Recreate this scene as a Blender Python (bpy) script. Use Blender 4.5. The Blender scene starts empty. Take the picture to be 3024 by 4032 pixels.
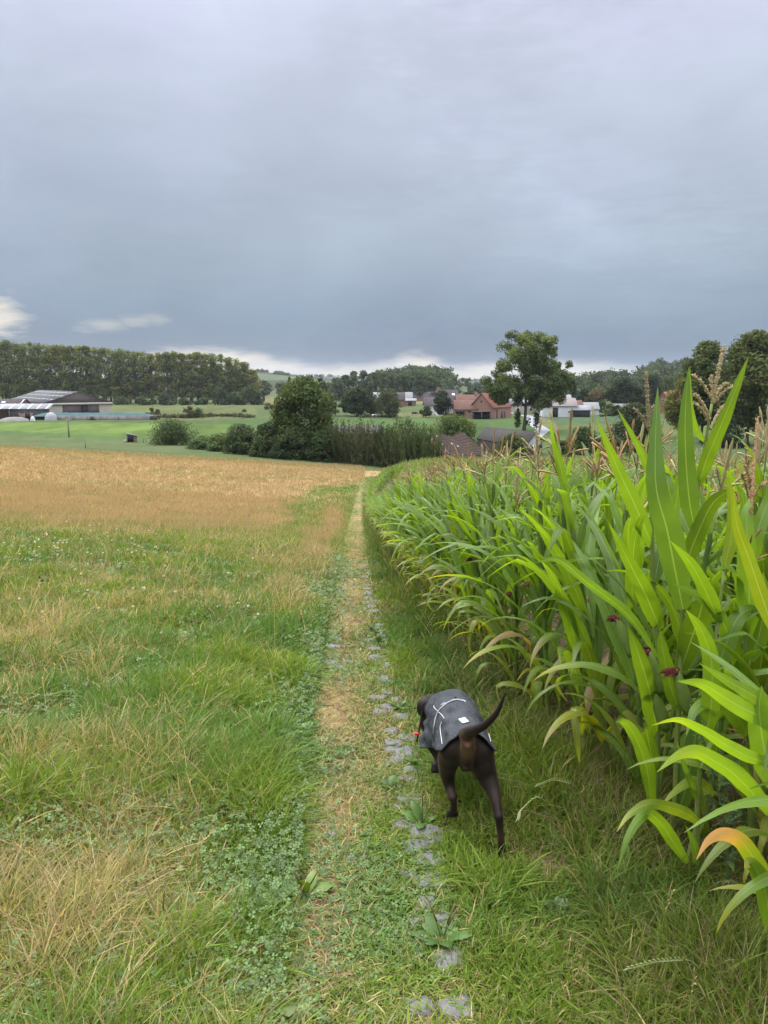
import bpy, math, random
import numpy as np
from mathutils import Vector, Matrix
from mathutils.bvhtree import BVHTree

# ------------------------------------------------------------------ camera
SC = bpy.context.scene
COL = SC.collection
PITCH = math.atan((2016 - 1500) / 2912.0)
CP, SP = math.cos(PITCH), math.sin(PITCH)
CAMZ = 1.6
cam = bpy.data.cameras.new('camera')
cam_o = bpy.data.objects.new('camera', cam); COL.objects.link(cam_o)
cam.sensor_fit = 'VERTICAL'; cam.sensor_height = 36; cam.sensor_width = 27; cam.lens = 26
cam.clip_start = 0.05; cam.clip_end = 30000
cam_o.location = (0, 0, CAMZ); cam_o.rotation_euler = (math.pi / 2 - PITCH, 0, 0)
SC.camera = cam_o

# ------------------------------------------------------------------ world / sun / exposure
w = bpy.data.worlds.new('World'); SC.world = w; w.use_nodes = True
nt = w.node_tree; N = nt.nodes; L = nt.links
for n in list(N): N.remove(n)
def wn(t, **k):
    n = N.new(t)
    for a, b in k.items(): setattr(n, a, b)
    return n
def mth(op, a, b=None, c=None):
    n = N.new('ShaderNodeMath'); n.operation = op
    for i, q in enumerate((a, b, c)):
        if q is None: continue
        if isinstance(q, (int, float)): n.inputs[i].default_value = q
        else: L.new(q, n.inputs[i])
    return n.outputs[0]
def sstep(v, a, b):
    n = N.new('ShaderNodeMapRange'); n.interpolation_type = 'SMOOTHSTEP'
    L.new(v, n.inputs[0]); n.inputs[1].default_value = a; n.inputs[2].default_value = b
    return n.outputs[0]
def mixc(f, a, b, mode='MIX'):
    n = N.new('ShaderNodeMix'); n.data_type = 'RGBA'; n.blend_type = mode
    if isinstance(f, (int, float)): n.inputs[0].default_value = f
    else: L.new(f, n.inputs[0])
    for i, q in ((6, a), (7, b)):
        if isinstance(q, tuple): n.inputs[i].default_value = (*q, 1)
        else: L.new(q, n.inputs[i])
    return n.outputs[2]
SUN_EL, SUN_ROT = math.radians(52), math.radians(-35)
sky = wn('ShaderNodeTexSky', sky_type='NISHITA'); sky.sun_disc = False
sky.sun_elevation = SUN_EL; sky.sun_rotation = SUN_ROT
tc = wn('ShaderNodeTexCoord'); sx = wn('ShaderNodeSeparateXYZ'); L.new(tc.outputs['Generated'], sx.inputs[0])
el = mth('ARCSINE', sx.outputs[2]); az = mth('ARCTAN2', sx.outputs[0], sx.outputs[1])
def noise(scale, detail, zs, rough=.5, off=0.0, dist=0.0):
    mp = wn('ShaderNodeMapping'); mp.inputs['Scale'].default_value = (1, 1, zs); mp.inputs['Location'].default_value = (off, off * .7, 0)
    L.new(tc.outputs['Generated'], mp.inputs[0])
    t = wn('ShaderNodeTexNoise'); t.inputs['Scale'].default_value = scale; t.inputs['Detail'].default_value = detail
    t.inputs['Roughness'].default_value = rough; t.inputs['Distortion'].default_value = dist; L.new(mp.outputs[0], t.inputs[0])
    return t.outputs[0]
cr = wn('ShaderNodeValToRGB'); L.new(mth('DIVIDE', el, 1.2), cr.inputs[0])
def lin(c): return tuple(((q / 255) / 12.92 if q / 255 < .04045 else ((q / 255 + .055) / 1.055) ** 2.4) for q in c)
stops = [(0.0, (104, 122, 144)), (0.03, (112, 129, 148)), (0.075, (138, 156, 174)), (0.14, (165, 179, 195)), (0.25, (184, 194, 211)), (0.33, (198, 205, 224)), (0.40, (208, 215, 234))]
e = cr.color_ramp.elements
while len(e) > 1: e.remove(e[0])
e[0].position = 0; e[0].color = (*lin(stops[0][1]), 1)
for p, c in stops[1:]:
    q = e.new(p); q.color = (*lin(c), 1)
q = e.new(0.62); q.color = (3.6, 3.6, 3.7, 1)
n1 = noise(2.2, 3.0, 1.7, .5, 0.35, .3); n2 = noise(6.5, 4, 2.0, .55, 7.7, .5)
shade = mth('ADD', mth('MULTIPLY', mth('SUBTRACT', n1, .5), .95), mth('MULTIPLY', mth('SUBTRACT', n2, .5), .38))
shade = mth('ADD', mth('MULTIPLY', shade, .75), 1.09)
cm = wn('ShaderNodeCombineColor'); [L.new(shade, cm.inputs[i]) for i in range(3)]
cloud = mixc(1.0, cr.outputs[0], cm.outputs[0], 'MULTIPLY')
# lavender tint patches in the cloud deck
n3 = noise(3.2, 2, 2.0, .5, 3.1)
cloud = mixc(mth('MULTIPLY', sstep(n3, .45, .7), .4), cloud, mixc(1.0, cloud, (1.03, .97, 1.05), 'MULTIPLY'))
# bright gap under the cloud deck
fc = wn('ShaderNodeFloatCurve'); azn = mth('ADD', mth('DIVIDE', az, 1.2), .5); L.new(azn, fc.inputs[1])
pts = [(-700, 1400), (300, 1440), (820, 1400), (1000, 1408), (1150, 1447), (1400, 1462), (1520, 1448), (1620, 1418), (1700, 1436), (1800, 1458), (1950, 1452), (2080, 1448), (2250, 1446), (2400, 1462), (2500, 1470), (2700, 1490), (3100, 1500)]
cv = fc.mapping.curves[0]
P = [(math.atan((u - 1512) / 2912) / 1.2 + .5, (1516 - v) / 2912 * 8) for u, v in pts]
cv.points[0].location = (0, P[0][1]); cv.points[1].location = (1, P[-1][1])
for a, b in P: cv.points.new(a, b)
fc.mapping.update()
nb = noise(22, 5, 4.0, .6, 1.7, .3)
gap = mth('SUBTRACT', mth('ADD', mth('DIVIDE', fc.outputs[0], 8), mth('MULTIPLY', mth('SUBTRACT', nb, .5), .02)), el)
gm = sstep(gap, -.008, .011)
def blob(u, v, ru, rv, k):
    a = mth('DIVIDE', mth('SUBTRACT', az, math.atan((u - 1512) / 2912)), ru / 2912)
    b = mth('DIVIDE', mth('SUBTRACT', el, (1500 - v) / 2912 * .97), rv / 2912)
    d = mth('SQRT', mth('ADD', mth('MULTIPLY', a, a), mth('MULTIPLY', b, b)))
    d = mth('ADD', d, mth('MULTIPLY', mth('SUBTRACT', nb, .5), 2.2))
    return mth('MULTIPLY', sstep(mth('SUBTRACT', 1.0, d), -.35, .75), k)
for args in ((-20, 1280, 130, 70, .95), (430, 1295, 85, 26, .4), (560, 1280, 70, 22, .3), (650, 1270, 60, 26, .25)):
    gm = mth('MAXIMUM', gm, blob(*args))
ng = noise(30, 3, 5.0, .5, 5.0)
cream = mixc(sstep(ng, .35, .65), lin((246, 236, 218)) + (), lin((224, 223, 217)) + ())
for (u_, v_, ru_, rv_, k_, rgb) in ((2750, 550, 900, 500, .55, (1.16, 1.16, 1.15)), (900, 120, 900, 300, .5, (1.08, 1.08, 1.1)), (2300, 1400, 900, 120, .7, (.84, .88, .95)), (1100, 1250, 800, 130, .5, (.9, .93, .97)), (350, 850, 600, 250, .5, (.9, .93, .95)), (1900, 950, 700, 160, .4, (1.07, 1.07, 1.06)), (300, 300, 500, 200, .4, (.95, .96, .98))):
    cloud = mixc(blob(u_, v_, ru_, rv_, k_), cloud, mixc(1.0, cloud, rgb, 'MULTIPLY'))
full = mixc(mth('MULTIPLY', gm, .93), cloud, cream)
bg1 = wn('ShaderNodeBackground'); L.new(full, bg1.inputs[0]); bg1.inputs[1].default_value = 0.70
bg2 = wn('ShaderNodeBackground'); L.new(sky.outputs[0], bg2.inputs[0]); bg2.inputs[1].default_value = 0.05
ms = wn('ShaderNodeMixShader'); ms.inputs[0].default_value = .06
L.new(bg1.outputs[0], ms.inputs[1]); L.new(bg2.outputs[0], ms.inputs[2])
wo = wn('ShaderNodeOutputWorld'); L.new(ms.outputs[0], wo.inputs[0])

sl = bpy.data.lights.new('sun', 'SUN'); sl.energy = 1.5; sl.angle = math.radians(24); sl.color = (1, .96, .9)
so = bpy.data.objects.new('sun', sl); COL.objects.link(so)
sd = Vector((math.sin(SUN_ROT) * math.cos(SUN_EL), math.cos(SUN_ROT) * math.cos(SUN_EL), math.sin(SUN_EL)))
so.rotation_euler = sd.to_track_quat('Z', 'Y').to_euler()
SC.view_settings.view_transform = 'Standard'; SC.view_settings.look = 'None'
SC.view_settings.exposure = 0.55; SC.view_settings.gamma = 1.0; SC.view_settings.use_curve_mapping = False
SC.render.engine = 'CYCLES'
cy = SC.cycles
cy.use_denoising = True; cy.max_bounces = 5; cy.diffuse_bounces = 3; cy.glossy_bounces = 1; cy.transmission_bounces = 4
cy.transparent_max_bounces = 4; cy.volume_bounces = 0; cy.use_adaptive_sampling = True; cy.adaptive_threshold = .02
cy.sample_clamp_indirect = 4

# ------------------------------------------------------------------ helpers
rng = np.random.default_rng(7)
R = random.Random(11)

def pixdir(u, v):
    a = (u - 1512) / 2912.0; b = -(v - 2016) / 2912.0
    return np.array([a, CP + b * SP, -SP + b * CP])
def at(u, v, Y):
    d = pixdir(u, v); t = Y / d[1]
    return np.array([d[0] * t, Y, CAMZ + d[2] * t])
def proj(x, y, z):
    dz = z - CAMZ
    dep = y * CP - dz * SP; up = y * SP + dz * CP
    dep = np.where(dep < .05, .05, dep)
    return 1512 + x / dep * 2912, 2016 - up / dep * 2912

_ky = [(-400, 22), (-100, 8), (-20, 1.9), (0, 0), (5, -.5), (10, -1.2), (20, -2.85), (30, -4.6), (40, -6.0), (60, -7.6), (85, -8.8), (110, -9.7), (150, -10.8), (200, -11), (420, -11), (1000, -11), (9000, -11)]
_ty = np.arange(-400, 2000, 1.0); _tz = np.interp(_ty, *zip(*_ky))
for _ in range(3): _tz = np.convolve(np.pad(_tz, 3, mode='edge'), np.ones(7) / 7, 'valid')
_t0 = np.interp(0, _ty, _tz)
_tz = _tz - _t0 * np.exp(-(_ty / 12) ** 2)
HILLS = [(1040, 1900, 25, .10, 600), (1250, 3600, 31, .12, 900), (1780, 3300, 11, .075, 800), (2680, 950, 23, .13, 260), (1640, 830, 12.5, .075, 170), (2300, 2400, 8, .2, 700), (500, 2500, 20, .25, 900)]
def H(x, y):
    x = np.asarray(x, float); y = np.asarray(y, float)
    z = np.interp(y, _ty, _tz)
    lift = .066 * np.clip(-x - .5, 0, 70)
    f = np.clip((150 - y) / 75, 0, 1); f = f * f * (3 - 2 * f)
    z = z + lift * f
    z = z + .02 * np.sin(x * .9 + y * .31) * np.cos(y * .7 - x * .2) * np.clip((60 - y) / 60, 0, 1)
    r = np.hypot(x, y); a = np.arctan2(x, y)
    for u, d, h, wa, wr in HILLS:
        a0 = math.atan((u - 1512) / 2912)
        z = z + h * np.exp(-((a - a0) / wa) ** 2 - ((r - d) / wr) ** 2)
    z = z + 9 * np.clip((r - 3400) / 1000, 0, 1)
    return z
def ground(u, v, ymax=6000):
    d = pixdir(u, v); ys = np.concatenate([np.arange(.8, 60, .05), np.arange(60, 600, .5), np.arange(600, ymax, 5)])
    x = d[0] / d[1] * ys; z = CAMZ + d[2] / d[1] * ys; h = H(x, ys)
    i = np.argmax(z < h)
    if z[i] >= h[i]: i = len(ys) - 1
    return np.array([x[i], ys[i], h[i]])

def mk(name, V, faces, mats, parent=None, col=None, uv=None, smooth=False, mi=None, loc=None):
    """faces: list of arrays (n,3) / (n,4)"""
    V = np.asarray(V, np.float32)
    faces = [np.asarray(f, np.int32) for f in (faces if isinstance(faces, (list, tuple)) else [faces]) if len(f)]
    me = bpy.data.meshes.new(name)
    me.vertices.add(len(V)); me.vertices.foreach_set('co', V.ravel())
    li = np.concatenate([f.ravel() for f in faces]); cnt = np.concatenate([np.full(len(f), f.shape[1], np.int32) for f in faces])
    me.loops.add(len(li)); me.loops.foreach_set('vertex_index', li)
    me.polygons.add(len(cnt)); st = np.concatenate([[0], np.cumsum(cnt)[:-1]]).astype(np.int32)
    me.polygons.foreach_set('loop_start', st); me.polygons.foreach_set('loop_total', cnt)
    if smooth: me.polygons.foreach_set('use_smooth', np.ones(len(cnt), bool))
    if mi is not None: me.polygons.foreach_set('material_index', np.asarray(mi, np.int32))
    me.update(calc_edges=True)
    if col is not None:
        ca = me.color_attributes.new('Col', 'FLOAT_COLOR', 'POINT')
        c4 = np.ones((len(V), 4), np.float32); c4[:, :3] = col; ca.data.foreach_set('color', c4.ravel())
    if uv is not None:
        ul = me.uv_layers.new(name='UVMap'); ul.data.foreach_set('uv', np.asarray(uv, np.float32)[li].ravel())
    for m in (mats if isinstance(mats, (list, tuple)) else [mats]): me.materials.append(m)
    o = bpy.data.objects.new(name, me); COL.objects.link(o)
    if parent is not None: o.parent = parent
    if loc is not None: o.location = loc
    return o
def thing(name, label, cat, loc=(0, 0, 0), rz=0.0, group=None):
    o = bpy.data.objects.new(name, None); COL.objects.link(o); o.location = loc; o.rotation_euler = (0, 0, rz)
    o.empty_display_size = .1
    tag(o, label, cat, group); return o
def tag(o, label, cat, group=None):
    o['label'] = label; o['category'] = cat
    if group: o['group'] = group
    return o
def kind(o, k, label=None):
    o['kind'] = k
    if label: o['label'] = label
    return o

class MB:
    def __init__(s): s.V = []; s.T = []; s.Q = []; s.C = []; s.U = []; s.n = 0
    def add(s, V, Q=None, T=None, col=(1, 1, 1), uv=None):
        V = np.asarray(V, float).reshape(-1, 3)
        if Q is not None and len(Q): s.Q.append(np.asarray(Q) + s.n)
        if T is not None and len(T): s.T.append(np.asarray(T) + s.n)
        s.V.append(V); c = np.asarray(col, float); s.C.append(np.broadcast_to(c, (len(V), 3)))
        s.U.append(np.zeros((len(V), 2)) if uv is None else np.asarray(uv)); s.n += len(V)
    def box(s, c, d, rz=0, col=(1, 1, 1)):
        x, y, z = np.array(d) / 2
        v = np.array([[a, b, e] for a in (-x, x) for b in (-y, y) for e in (-z, z)])
        cr_, sr = math.cos(rz), math.sin(rz)
        v = np.c_[v[:, 0] * cr_ - v[:, 1] * sr, v[:, 0] * sr + v[:, 1] * cr_, v[:, 2]] + np.array(c)
        s.add(v, [[0, 1, 3, 2], [4, 6, 7, 5], [0, 4, 5, 1], [2, 3, 7, 6], [0, 2, 6, 4], [1, 5, 7, 3]], col=col)
    def tube(s, P, r, k=6, col=(1, 1, 1), cap=True):
        P = np.asarray(P, float); n = len(P); r = np.broadcast_to(np.asarray(r, float), (n,))
        T = np.gradient(P, axis=0); T /= np.linalg.norm(T, axis=1)[:, None] + 1e-9
        ref = np.array([0, 0, 1.]) if abs(T[:, 2]).mean() < .8 else np.array([1., 0, 0])
        A = np.cross(T, ref); A /= np.linalg.norm(A, axis=1)[:, None] + 1e-9; B = np.cross(T, A)
        th = np.arange(k) / k * 2 * math.pi
        V = P[:, None] + r[:, None, None] * (np.cos(th)[None, :, None] * A[:, None] + np.sin(th)[None, :, None] * B[:, None])
        i = np.arange(n - 1)[:, None] * k; j = np.arange(k)[None]; j2 = (j + 1) % k
        Q = np.stack([i + j, i + j2, i + k + j2, i + k + j], -1).reshape(-1, 4)
        V = V.reshape(-1, 3); Tt = []
        if cap:
            V = np.vstack([V, P[:1], P[-1:]]); m = n * k
            Tt = [[m, (q + 1) % k, q] for q in range(k)] + [[m + 1, (n - 1) * k + q, (n - 1) * k + (q + 1) % k] for q in range(k)]
        s.add(V, Q, Tt, col)
    def arrays(s):
        F = []
        if s.Q: F.append(np.vstack(s.Q))
        if s.T: F.append(np.vstack(s.T))
        return np.vstack(s.V), F, np.vstack(s.C), np.vstack(s.U)
    def build(s, name, mat, parent=None, smooth=False, loc=None, uv=False):
        V, F, C_, U = s.arrays()
        return mk(name, V, F, mat, parent, C_, U if uv else None, smooth, loc=loc)

def mat(name, base=(.5, .5, .5), rough=.7, attr=False, noise_amt=0, nscale=5, transl=0, tcol=None, spec=.3, bump=0, bscale=30, stretch=None, c2=None):
    m = bpy.data.materials.new(name); m.use_nodes = True; t = m.node_tree; n_ = t.nodes; l_ = t.links
    b = n_['Principled BSDF']; b.inputs['Roughness'].default_value = rough; b.inputs['Specular IOR Level'].default_value = spec
    src = None
    if attr:
        a = n_.new('ShaderNodeAttribute'); a.attribute_name = 'Col'; src = a.outputs[0]
    tcn = n_.new('ShaderNodeTexCoord')
    if noise_amt or c2:
        mp = n_.new('ShaderNodeMapping'); l_.new(tcn.outputs['Object'], mp.inputs[0])
        if stretch: mp.inputs['Scale'].default_value = stretch
        nz = n_.new('ShaderNodeTexNoise'); nz.inputs['Scale'].default_value = nscale; nz.inputs['Detail'].default_value = 5
        l_.new(mp.outputs[0], nz.inputs[0])
        mx = n_.new('ShaderNodeMix'); mx.data_type = 'RGBA'
        mr = n_.new('ShaderNodeMapRange'); mr.inputs[1].default_value = .3; mr.inputs[2].default_value = .7
        l_.new(nz.outputs[0], mr.inputs[0]); l_.new(mr.outputs[0], mx.inputs[0])
        if c2: mx.inputs[6].default_value = (*base, 1); mx.inputs[7].default_value = (*c2, 1)
        else:
            mx.blend_type = 'MIX'
            lo = n_.new('ShaderNodeMix'); lo.data_type = 'RGBA'; lo.blend_type = 'MULTIPLY'; lo.inputs[0].default_value = 1
            hi = n_.new('ShaderNodeMix'); hi.data_type = 'RGBA'; hi.blend_type = 'MULTIPLY'; hi.inputs[0].default_value = 1
            for q, f in ((lo, 1 - noise_amt), (hi, 1 + noise_amt)):
                if src is not None: l_.new(src, q.inputs[6])
                else: q.inputs[6].default_value = (*base, 1)
                q.inputs[7].default_value = (f, f, f, 1)
            l_.new(lo.outputs[2], mx.inputs[6]); l_.new(hi.outputs[2], mx.inputs[7])
        src = mx.outputs[2]
    if src is not None: l_.new(src, b.inputs['Base Color'])
    else: b.inputs['Base Color'].default_value = (*base, 1)
    if bump:
        nz2 = n_.new('ShaderNodeTexNoise'); nz2.inputs['Scale'].default_value = bscale; nz2.inputs['Detail'].default_value = 4
        l_.new(tcn.outputs['Object'], nz2.inputs[0])
        bp = n_.new('ShaderNodeBump'); bp.inputs['Strength'].default_value = bump; bp.inputs['Distance'].default_value = .02
        l_.new(nz2.outputs[0], bp.inputs['Height']); l_.new(bp.outputs[0], b.inputs['Normal'])
    if transl:
        tr = n_.new('ShaderNodeBsdfTranslucent'); ms_ = n_.new('ShaderNodeMixShader'); ms_.inputs[0].default_value = transl
        if src is not None:
            mu = n_.new('ShaderNodeMix'); mu.data_type = 'RGBA'; mu.blend_type = 'MULTIPLY'; mu.inputs[0].default_value = 1
            l_.new(src, mu.inputs[6]); mu.inputs[7].default_value = (*(tcol or (1.6, 1.5, .7)), 1); l_.new(mu.outputs[2], tr.inputs[0])
        else: tr.inputs[0].default_value = (*(tcol or base), 1)
        o_ = n_['Material Output']; l_.new(b.outputs[0], ms_.inputs[1]); l_.new(tr.outputs[0], ms_.inputs[2]); l_.new(ms_.outputs[0], o_.inputs[0])
    return m

def inpoly(u, v, poly):
    u = np.asarray(u); v = np.asarray(v); c = np.zeros(u.shape, bool); n = len(poly); j = n - 1
    for i in range(n):
        xi, yi = poly[i]; xj, yj = poly[j]
        if yi != yj: c ^= ((yi > v) != (yj > v)) & (u < (xj - xi) * (v - yi) / (yj - yi) + xi)
        j = i
    return c
_ng = rng.random((64, 64))
def vnoise(x, y):
    xi = np.floor(x).astype(int); yi = np.floor(y).astype(int); fx = x - xi; fy = y - yi
    fx = fx * fx * (3 - 2 * fx); fy = fy * fy * (3 - 2 * fy)
    a = _ng[xi % 64, yi % 64]; b = _ng[(xi + 1) % 64, yi % 64]; c = _ng[xi % 64, (yi + 1) % 64]; d = _ng[(xi + 1) % 64, (yi + 1) % 64]
    return (a * (1 - fx) + b * fx) * (1 - fy) + (c * (1 - fx) + d * fx) * fy
def fbm(x, y, o=4):
    s = 0; a = .5; t = 0
    for k in range(o):
        s = s + a * vnoise(x * 2 ** k + 17 * k, y * 2 ** k + 31 * k); t += a; a *= .55
    return s / t
def smooth(a, b, x):
    t = np.clip((x - a) / (b - a), 0, 1); return t * t * (3 - 2 * t)

HAYP = ground(2180, 3440)
# corn field edge (world), from the path side
_ce = [ground(u, v) for u, v in ((3040, 4000), (2760, 3480), (2590, 3290), (2400, 3090), (2170, 2880), (2020, 2720), (1880, 2560), (1740, 2400), (1630, 2270), (1552, 2180), (1496, 2110), (1460, 2040), (1462, 1975), (1515, 1905), (1600, 1866), (1720, 1848))]
_ce = np.array([[.9, 1.0, 0]] + [list(p) for p in _ce])
print('corn edge', np.round(_ce, 2).tolist())
def corn_x(y): return np.interp(y, _ce[:, 1], _ce[:, 0], left=.85, right=200)
CORN_YMAX = _ce[-1][1]

def lineu(pts):
    pts = sorted(pts, key=lambda p: p[1]); return lambda v: np.interp(v, [p[1] for p in pts], [p[0] for p in pts])
cob_u = lineu([(1415, 2060), (1440, 2250), (1445, 2315), (1467, 2461), (1495, 2589), (1505, 2771), (1568, 2953), (1610, 3135), (1622, 3336), (1680, 3500), (1715, 3628), (1720, 3792), (1795, 3974), (1820, 4100)])
bare_u = lineu([(1425, 1950), (1410, 2100), (1400, 2200), (1385, 2333), (1349, 2552), (1312, 2844), (1330, 3100), (1276, 3372), (1276, 3755), (1270, 4100)])
pathl_u = lineu([(1440, 1870), (1405, 1960), (1370, 2080), (1320, 2300), (1270, 2600), (1215, 3000), (1190, 3400), (1150, 3800), (1120, 4100)])

DRY = [(-600, 1740), (0, 1756), (600, 1776), (1000, 1793), (1400, 1825), (1590, 1852), (1500, 1872), (1380, 1905), (1200, 1925), (1130, 1990), (1080, 2090), (560, 2085), (0, 2060), (-800, 2050)]
BLOBS = [(300, 3500, 380, 480, .6), (120, 3900, 420, 300, .4), (700, 3150, 420, 260, .45), (450, 2950, 500, 160, .35), (1120, 2320, 70, 90, 1.5), (1235, 2170, 55, 80, 2.0), (1310, 2040, 45, 70, 2.0), (1010, 2560, 260, 120, .45), (900, 2280, 400, 90, .25), (300, 2350, 350, 70, .35), (700, 2150, 700, 60, .25), (120, 2500, 200, 180, .4)]
GREENS = [(250, 2200, 420, 75, .6), (900, 2230, 300, 60, .4), (560, 2750, 300, 200, .5), (1080, 3350, 230, 420, .55), (1100, 2900, 150, 350, .5), (150, 3000, 250, 160, .5), (1180, 2500, 130, 160, .3)]
def dryness(x, y, z=None):
    """0 green .. 1 straw, from the place on the field"""
    if z is None: z = H(x, y)
    u, v = proj(x, y, z)
    nz = fbm(x * .9 + 5, y * .9 + 3); n2 = fbm(x * 3 + 9, y * 3)
    wv = (nz - .5) * 150 + (n2 - .5) * 60
    far = 0
    for k in (-60, -35, -15, 0, 15, 35, 60): far = far + inpoly(u + wv * 1.5 * (v > 1900), v + wv * np.where(v > 1950, 1, .15) + k * np.where(v > 1950, 1, .12), DRY)
    far = far / 7.0
    n4 = fbm(x * 7 + 2, y * 5 + 7, 3)
    d = .21 + (nz - .5) * .85 + (n2 - .5) * .9 + (n4 - .5) * .5
    for bu, bv, ru, rv, k in BLOBS: d = d + .36 * k * np.exp(-((u - bu) / ru) ** 2 - ((v - bv) / rv) ** 2)
    for bu, bv, ru, rv, k in GREENS: d = d - .4 * k * np.exp(-((u - bu) / ru) ** 2 - ((v - bv) / rv) ** 2)
    band = smooth(.45, .62, fbm(x * .12 + 40, y * .25 + 8, 3))
    d = np.clip(d, 0, 1) * (1 - far) + far * (.97 - .35 * band * smooth(.4, .7, nz))
    pm = (u > pathl_u(v)) & (v > 1880)
    dp = .50 + (nz - .5) * .9 + (n2 - .5) * .8 + (n4 - .5) * .4
    bu_ = bare_u(v) + (fbm(x * 0 + 3, y * 1.1, 2) - .5) * np.clip((v - 1860) * .14, 10, 130)
    dp = dp + .6 * np.clip((28 - y) / 14, .25, 1) * np.exp(-((u - bu_) / np.clip((v - 1860) * .12, 14, 150)) ** 2) * smooth(.25, .55, fbm(x * 1.8 + 30, y * 1.1, 3)) - .1
    dp = dp - .22 * smooth(0, 1, (u - cob_u(v)) / np.clip((v - 1850) * .12, 10, 200))
    d = np.where(pm, dp, d)
    cx = corn_x(y) - x
    d = np.where((cx < .35) & (v > 1880) & (v < 3500), np.maximum(d, .45 * smooth(.4, .1, cx) * smooth(.3, .6, nz)), d)
    return np.clip(d, 0, 1), u, v, pm
# ------------------------------------------------------------------ ground sheet
fa = np.linspace(-.62, .62, 420)
ang = np.concatenate([np.linspace(-math.pi, -.66, 46), fa, np.linspace(.66, math.pi, 46)[:-1]])
rr = np.concatenate([np.geomspace(.5, 90, 300), np.geomspace(91, 4400, 250)])
A_, R_ = np.meshgrid(ang, rr); gx = R_ * np.sin(A_); gy = R_ * np.cos(A_)
X = gx.ravel(); Y = gy.ravel(); Z = H(X, Y)
na, nr = len(ang), len(rr)
i = np.arange(nr - 1)[:, None] * na; j = np.arange(na)[None]; j2 = (j + 1) % na
Q = np.stack([i + j, i + j2, i + na + j2, i + na + j], -1).reshape(-1, 4)
X = np.append(X, 0); Y = np.append(Y, 0); Z = np.append(Z, H(0, 0))
Tr = np.array([[len(X) - 1, (q + 1) % na, q] for q in range(na)])
d, U_, V_, pm = dryness(X, Y, Z)
soil = np.array([.075, .055, .038])
GREEN_G = np.array([.060, .088, .028]); STRAW_G = np.array([.20, .155, .075]); TAN = np.array([.33, .225, .120])
c = GREEN_G * (1 - d[:, None]) + STRAW_G * d[:, None]
far = np.clip((Y - 9) / 16, 0, 1)[:, None]
FG = np.array([.10, .145, .045]); 
nb_ = fbm(X * .35, Y * .35)[:, None]; nf_ = fbm(X * 1.7 + 3, Y * 1.7)[:, None]
c2 = FG * (1 - d[:, None]) + TAN * d[:, None]
c2 = c2 * (.75 + .35 * nb_ + .2 * nf_)
c = c * .6  # near ground darkened: shaded gaps between grass blades painted into its colour
c = c * (1 - far) + c2 * far
c = c * (.75 + .5 * nf_)
hp = np.exp(-((X - HAYP[0]) / .2) ** 2 - ((Y - HAYP[1]) / .14) ** 2)[:, None]; c = c * (1 - hp) + np.array([.20, .135, .085]) * hp
bare = pm & (Y < 45)
k = .6 * np.exp(-((U_ - bare_u(V_) - (fbm(X * 0 + 3, Y * 1.1, 2) - .5) * np.clip((V_ - 1860) * .14, 10, 130)) / np.clip((V_ - 1860) * .10, 10, 130)) ** 2) * smooth(.32, .6, fbm(X * 2.6, Y * 1.6)) * bare * np.clip((24 - Y) / 12, .0, 1)
c = c * (1 - k[:, None]) + np.array([.27, .20, .12]) * k[:, None]
cx = X - corn_x(Y)
cm_ = ((cx > -.12) & (Y > .5) & (Y < CORN_YMAX + 25))
c[cm_] = soil * (.7 + .6 * nf_[cm_]) * np.where(fbm(X[cm_] * 5, Y[cm_] * 5) > .55, 1.3, 1)[:, None]
def zone(poly, colr, amp=.35, sc=.08, sy=.25, ymin=86):
    m = inpoly(U_, V_, poly) & (Y > ymin) & (np.abs(A_flat) < 1.2)
    q = fbm(X[m] * sc + 3, Y[m] * sc * sy + 5, 5)[:, None]; q2 = fbm(X[m] * .5, Y[m] * .5)[:, None]
    c[m] = .68 * np.array(colr) * (1 + amp * (q - .5) * 2 + .75 * (q2 - .5))
A_flat = np.append(A_.ravel(), 0)
m = Y > 86; c[m] = np.array([.06, .085, .03]) * (.8 + .4 * fbm(X[m] * .02, Y[m] * .02))[:, None]
m = R_.ravel(); m = np.append(m, 0) > 640; q = fbm(X[m] * .004, Y[m] * .004)[:, None]
c[m] = np.where(q > .5, np.array([.03, .045, .02]), np.array([.065, .085, .038])) * (.6 + .8 * fbm(X[m] * .03, Y[m] * .03))[:, None]
m = (np.append(R_.ravel(), 0) > 2700); c[m] = np.array([.03, .05, .025]) * (.6 + .8 * fbm(X[m] * .02, Y[m] * .02))[:, None]
zone([(-900, 1700), (0, 1712), (300, 1728), (620, 1742), (1600, 1800), (1600, 1853), (1400, 1826), (1000, 1794), (600, 1777), (0, 1757), (-900, 1740)], (.10, .13, .048), .12, ymin=60)
zone([(-900, 1648), (0, 1648), (650, 1660), (1000, 1648), (1400, 1642), (2080, 1640), (2110, 1700), (2000, 1800), (620, 1742), (300, 1728), (0, 1712), (-900, 1700)], (.072, .125, .036), .35)
zone([(-300, 1660), (500, 1665), (900, 1672), (1000, 1700), (620, 1725), (0, 1695), (-300, 1690)], (.115, .18, .036), .5, .12)
zone([(420, 1590), (1010, 1590), (1010, 1648), (650, 1658), (420, 1645)], (.115, .14, .05), .25)
zone([(1000, 1563), (1250, 1563), (1250, 1592), (1000, 1592)], (.18, .175, .08), .15)
zone([(1560, 1625), (1800, 1612), (1800, 1640), (1400, 1644)], (.14, .155, .06), .2)
zone([(1600, 1575), (1720, 1575), (1720, 1590), (1600, 1590)], (.2, .18, .08), .2)
zone([(2095, 1640), (2780, 1630), (2800, 1672), (2480, 1672), (2220, 1672), (2150, 1690)], (.07, .115, .05), .2)
zone([(2220, 1672), (2480, 1668), (3024, 1665), (3024, 1716), (2600, 1708), (2220, 1692)], (.11, .135, .04), .35, .3)
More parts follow.
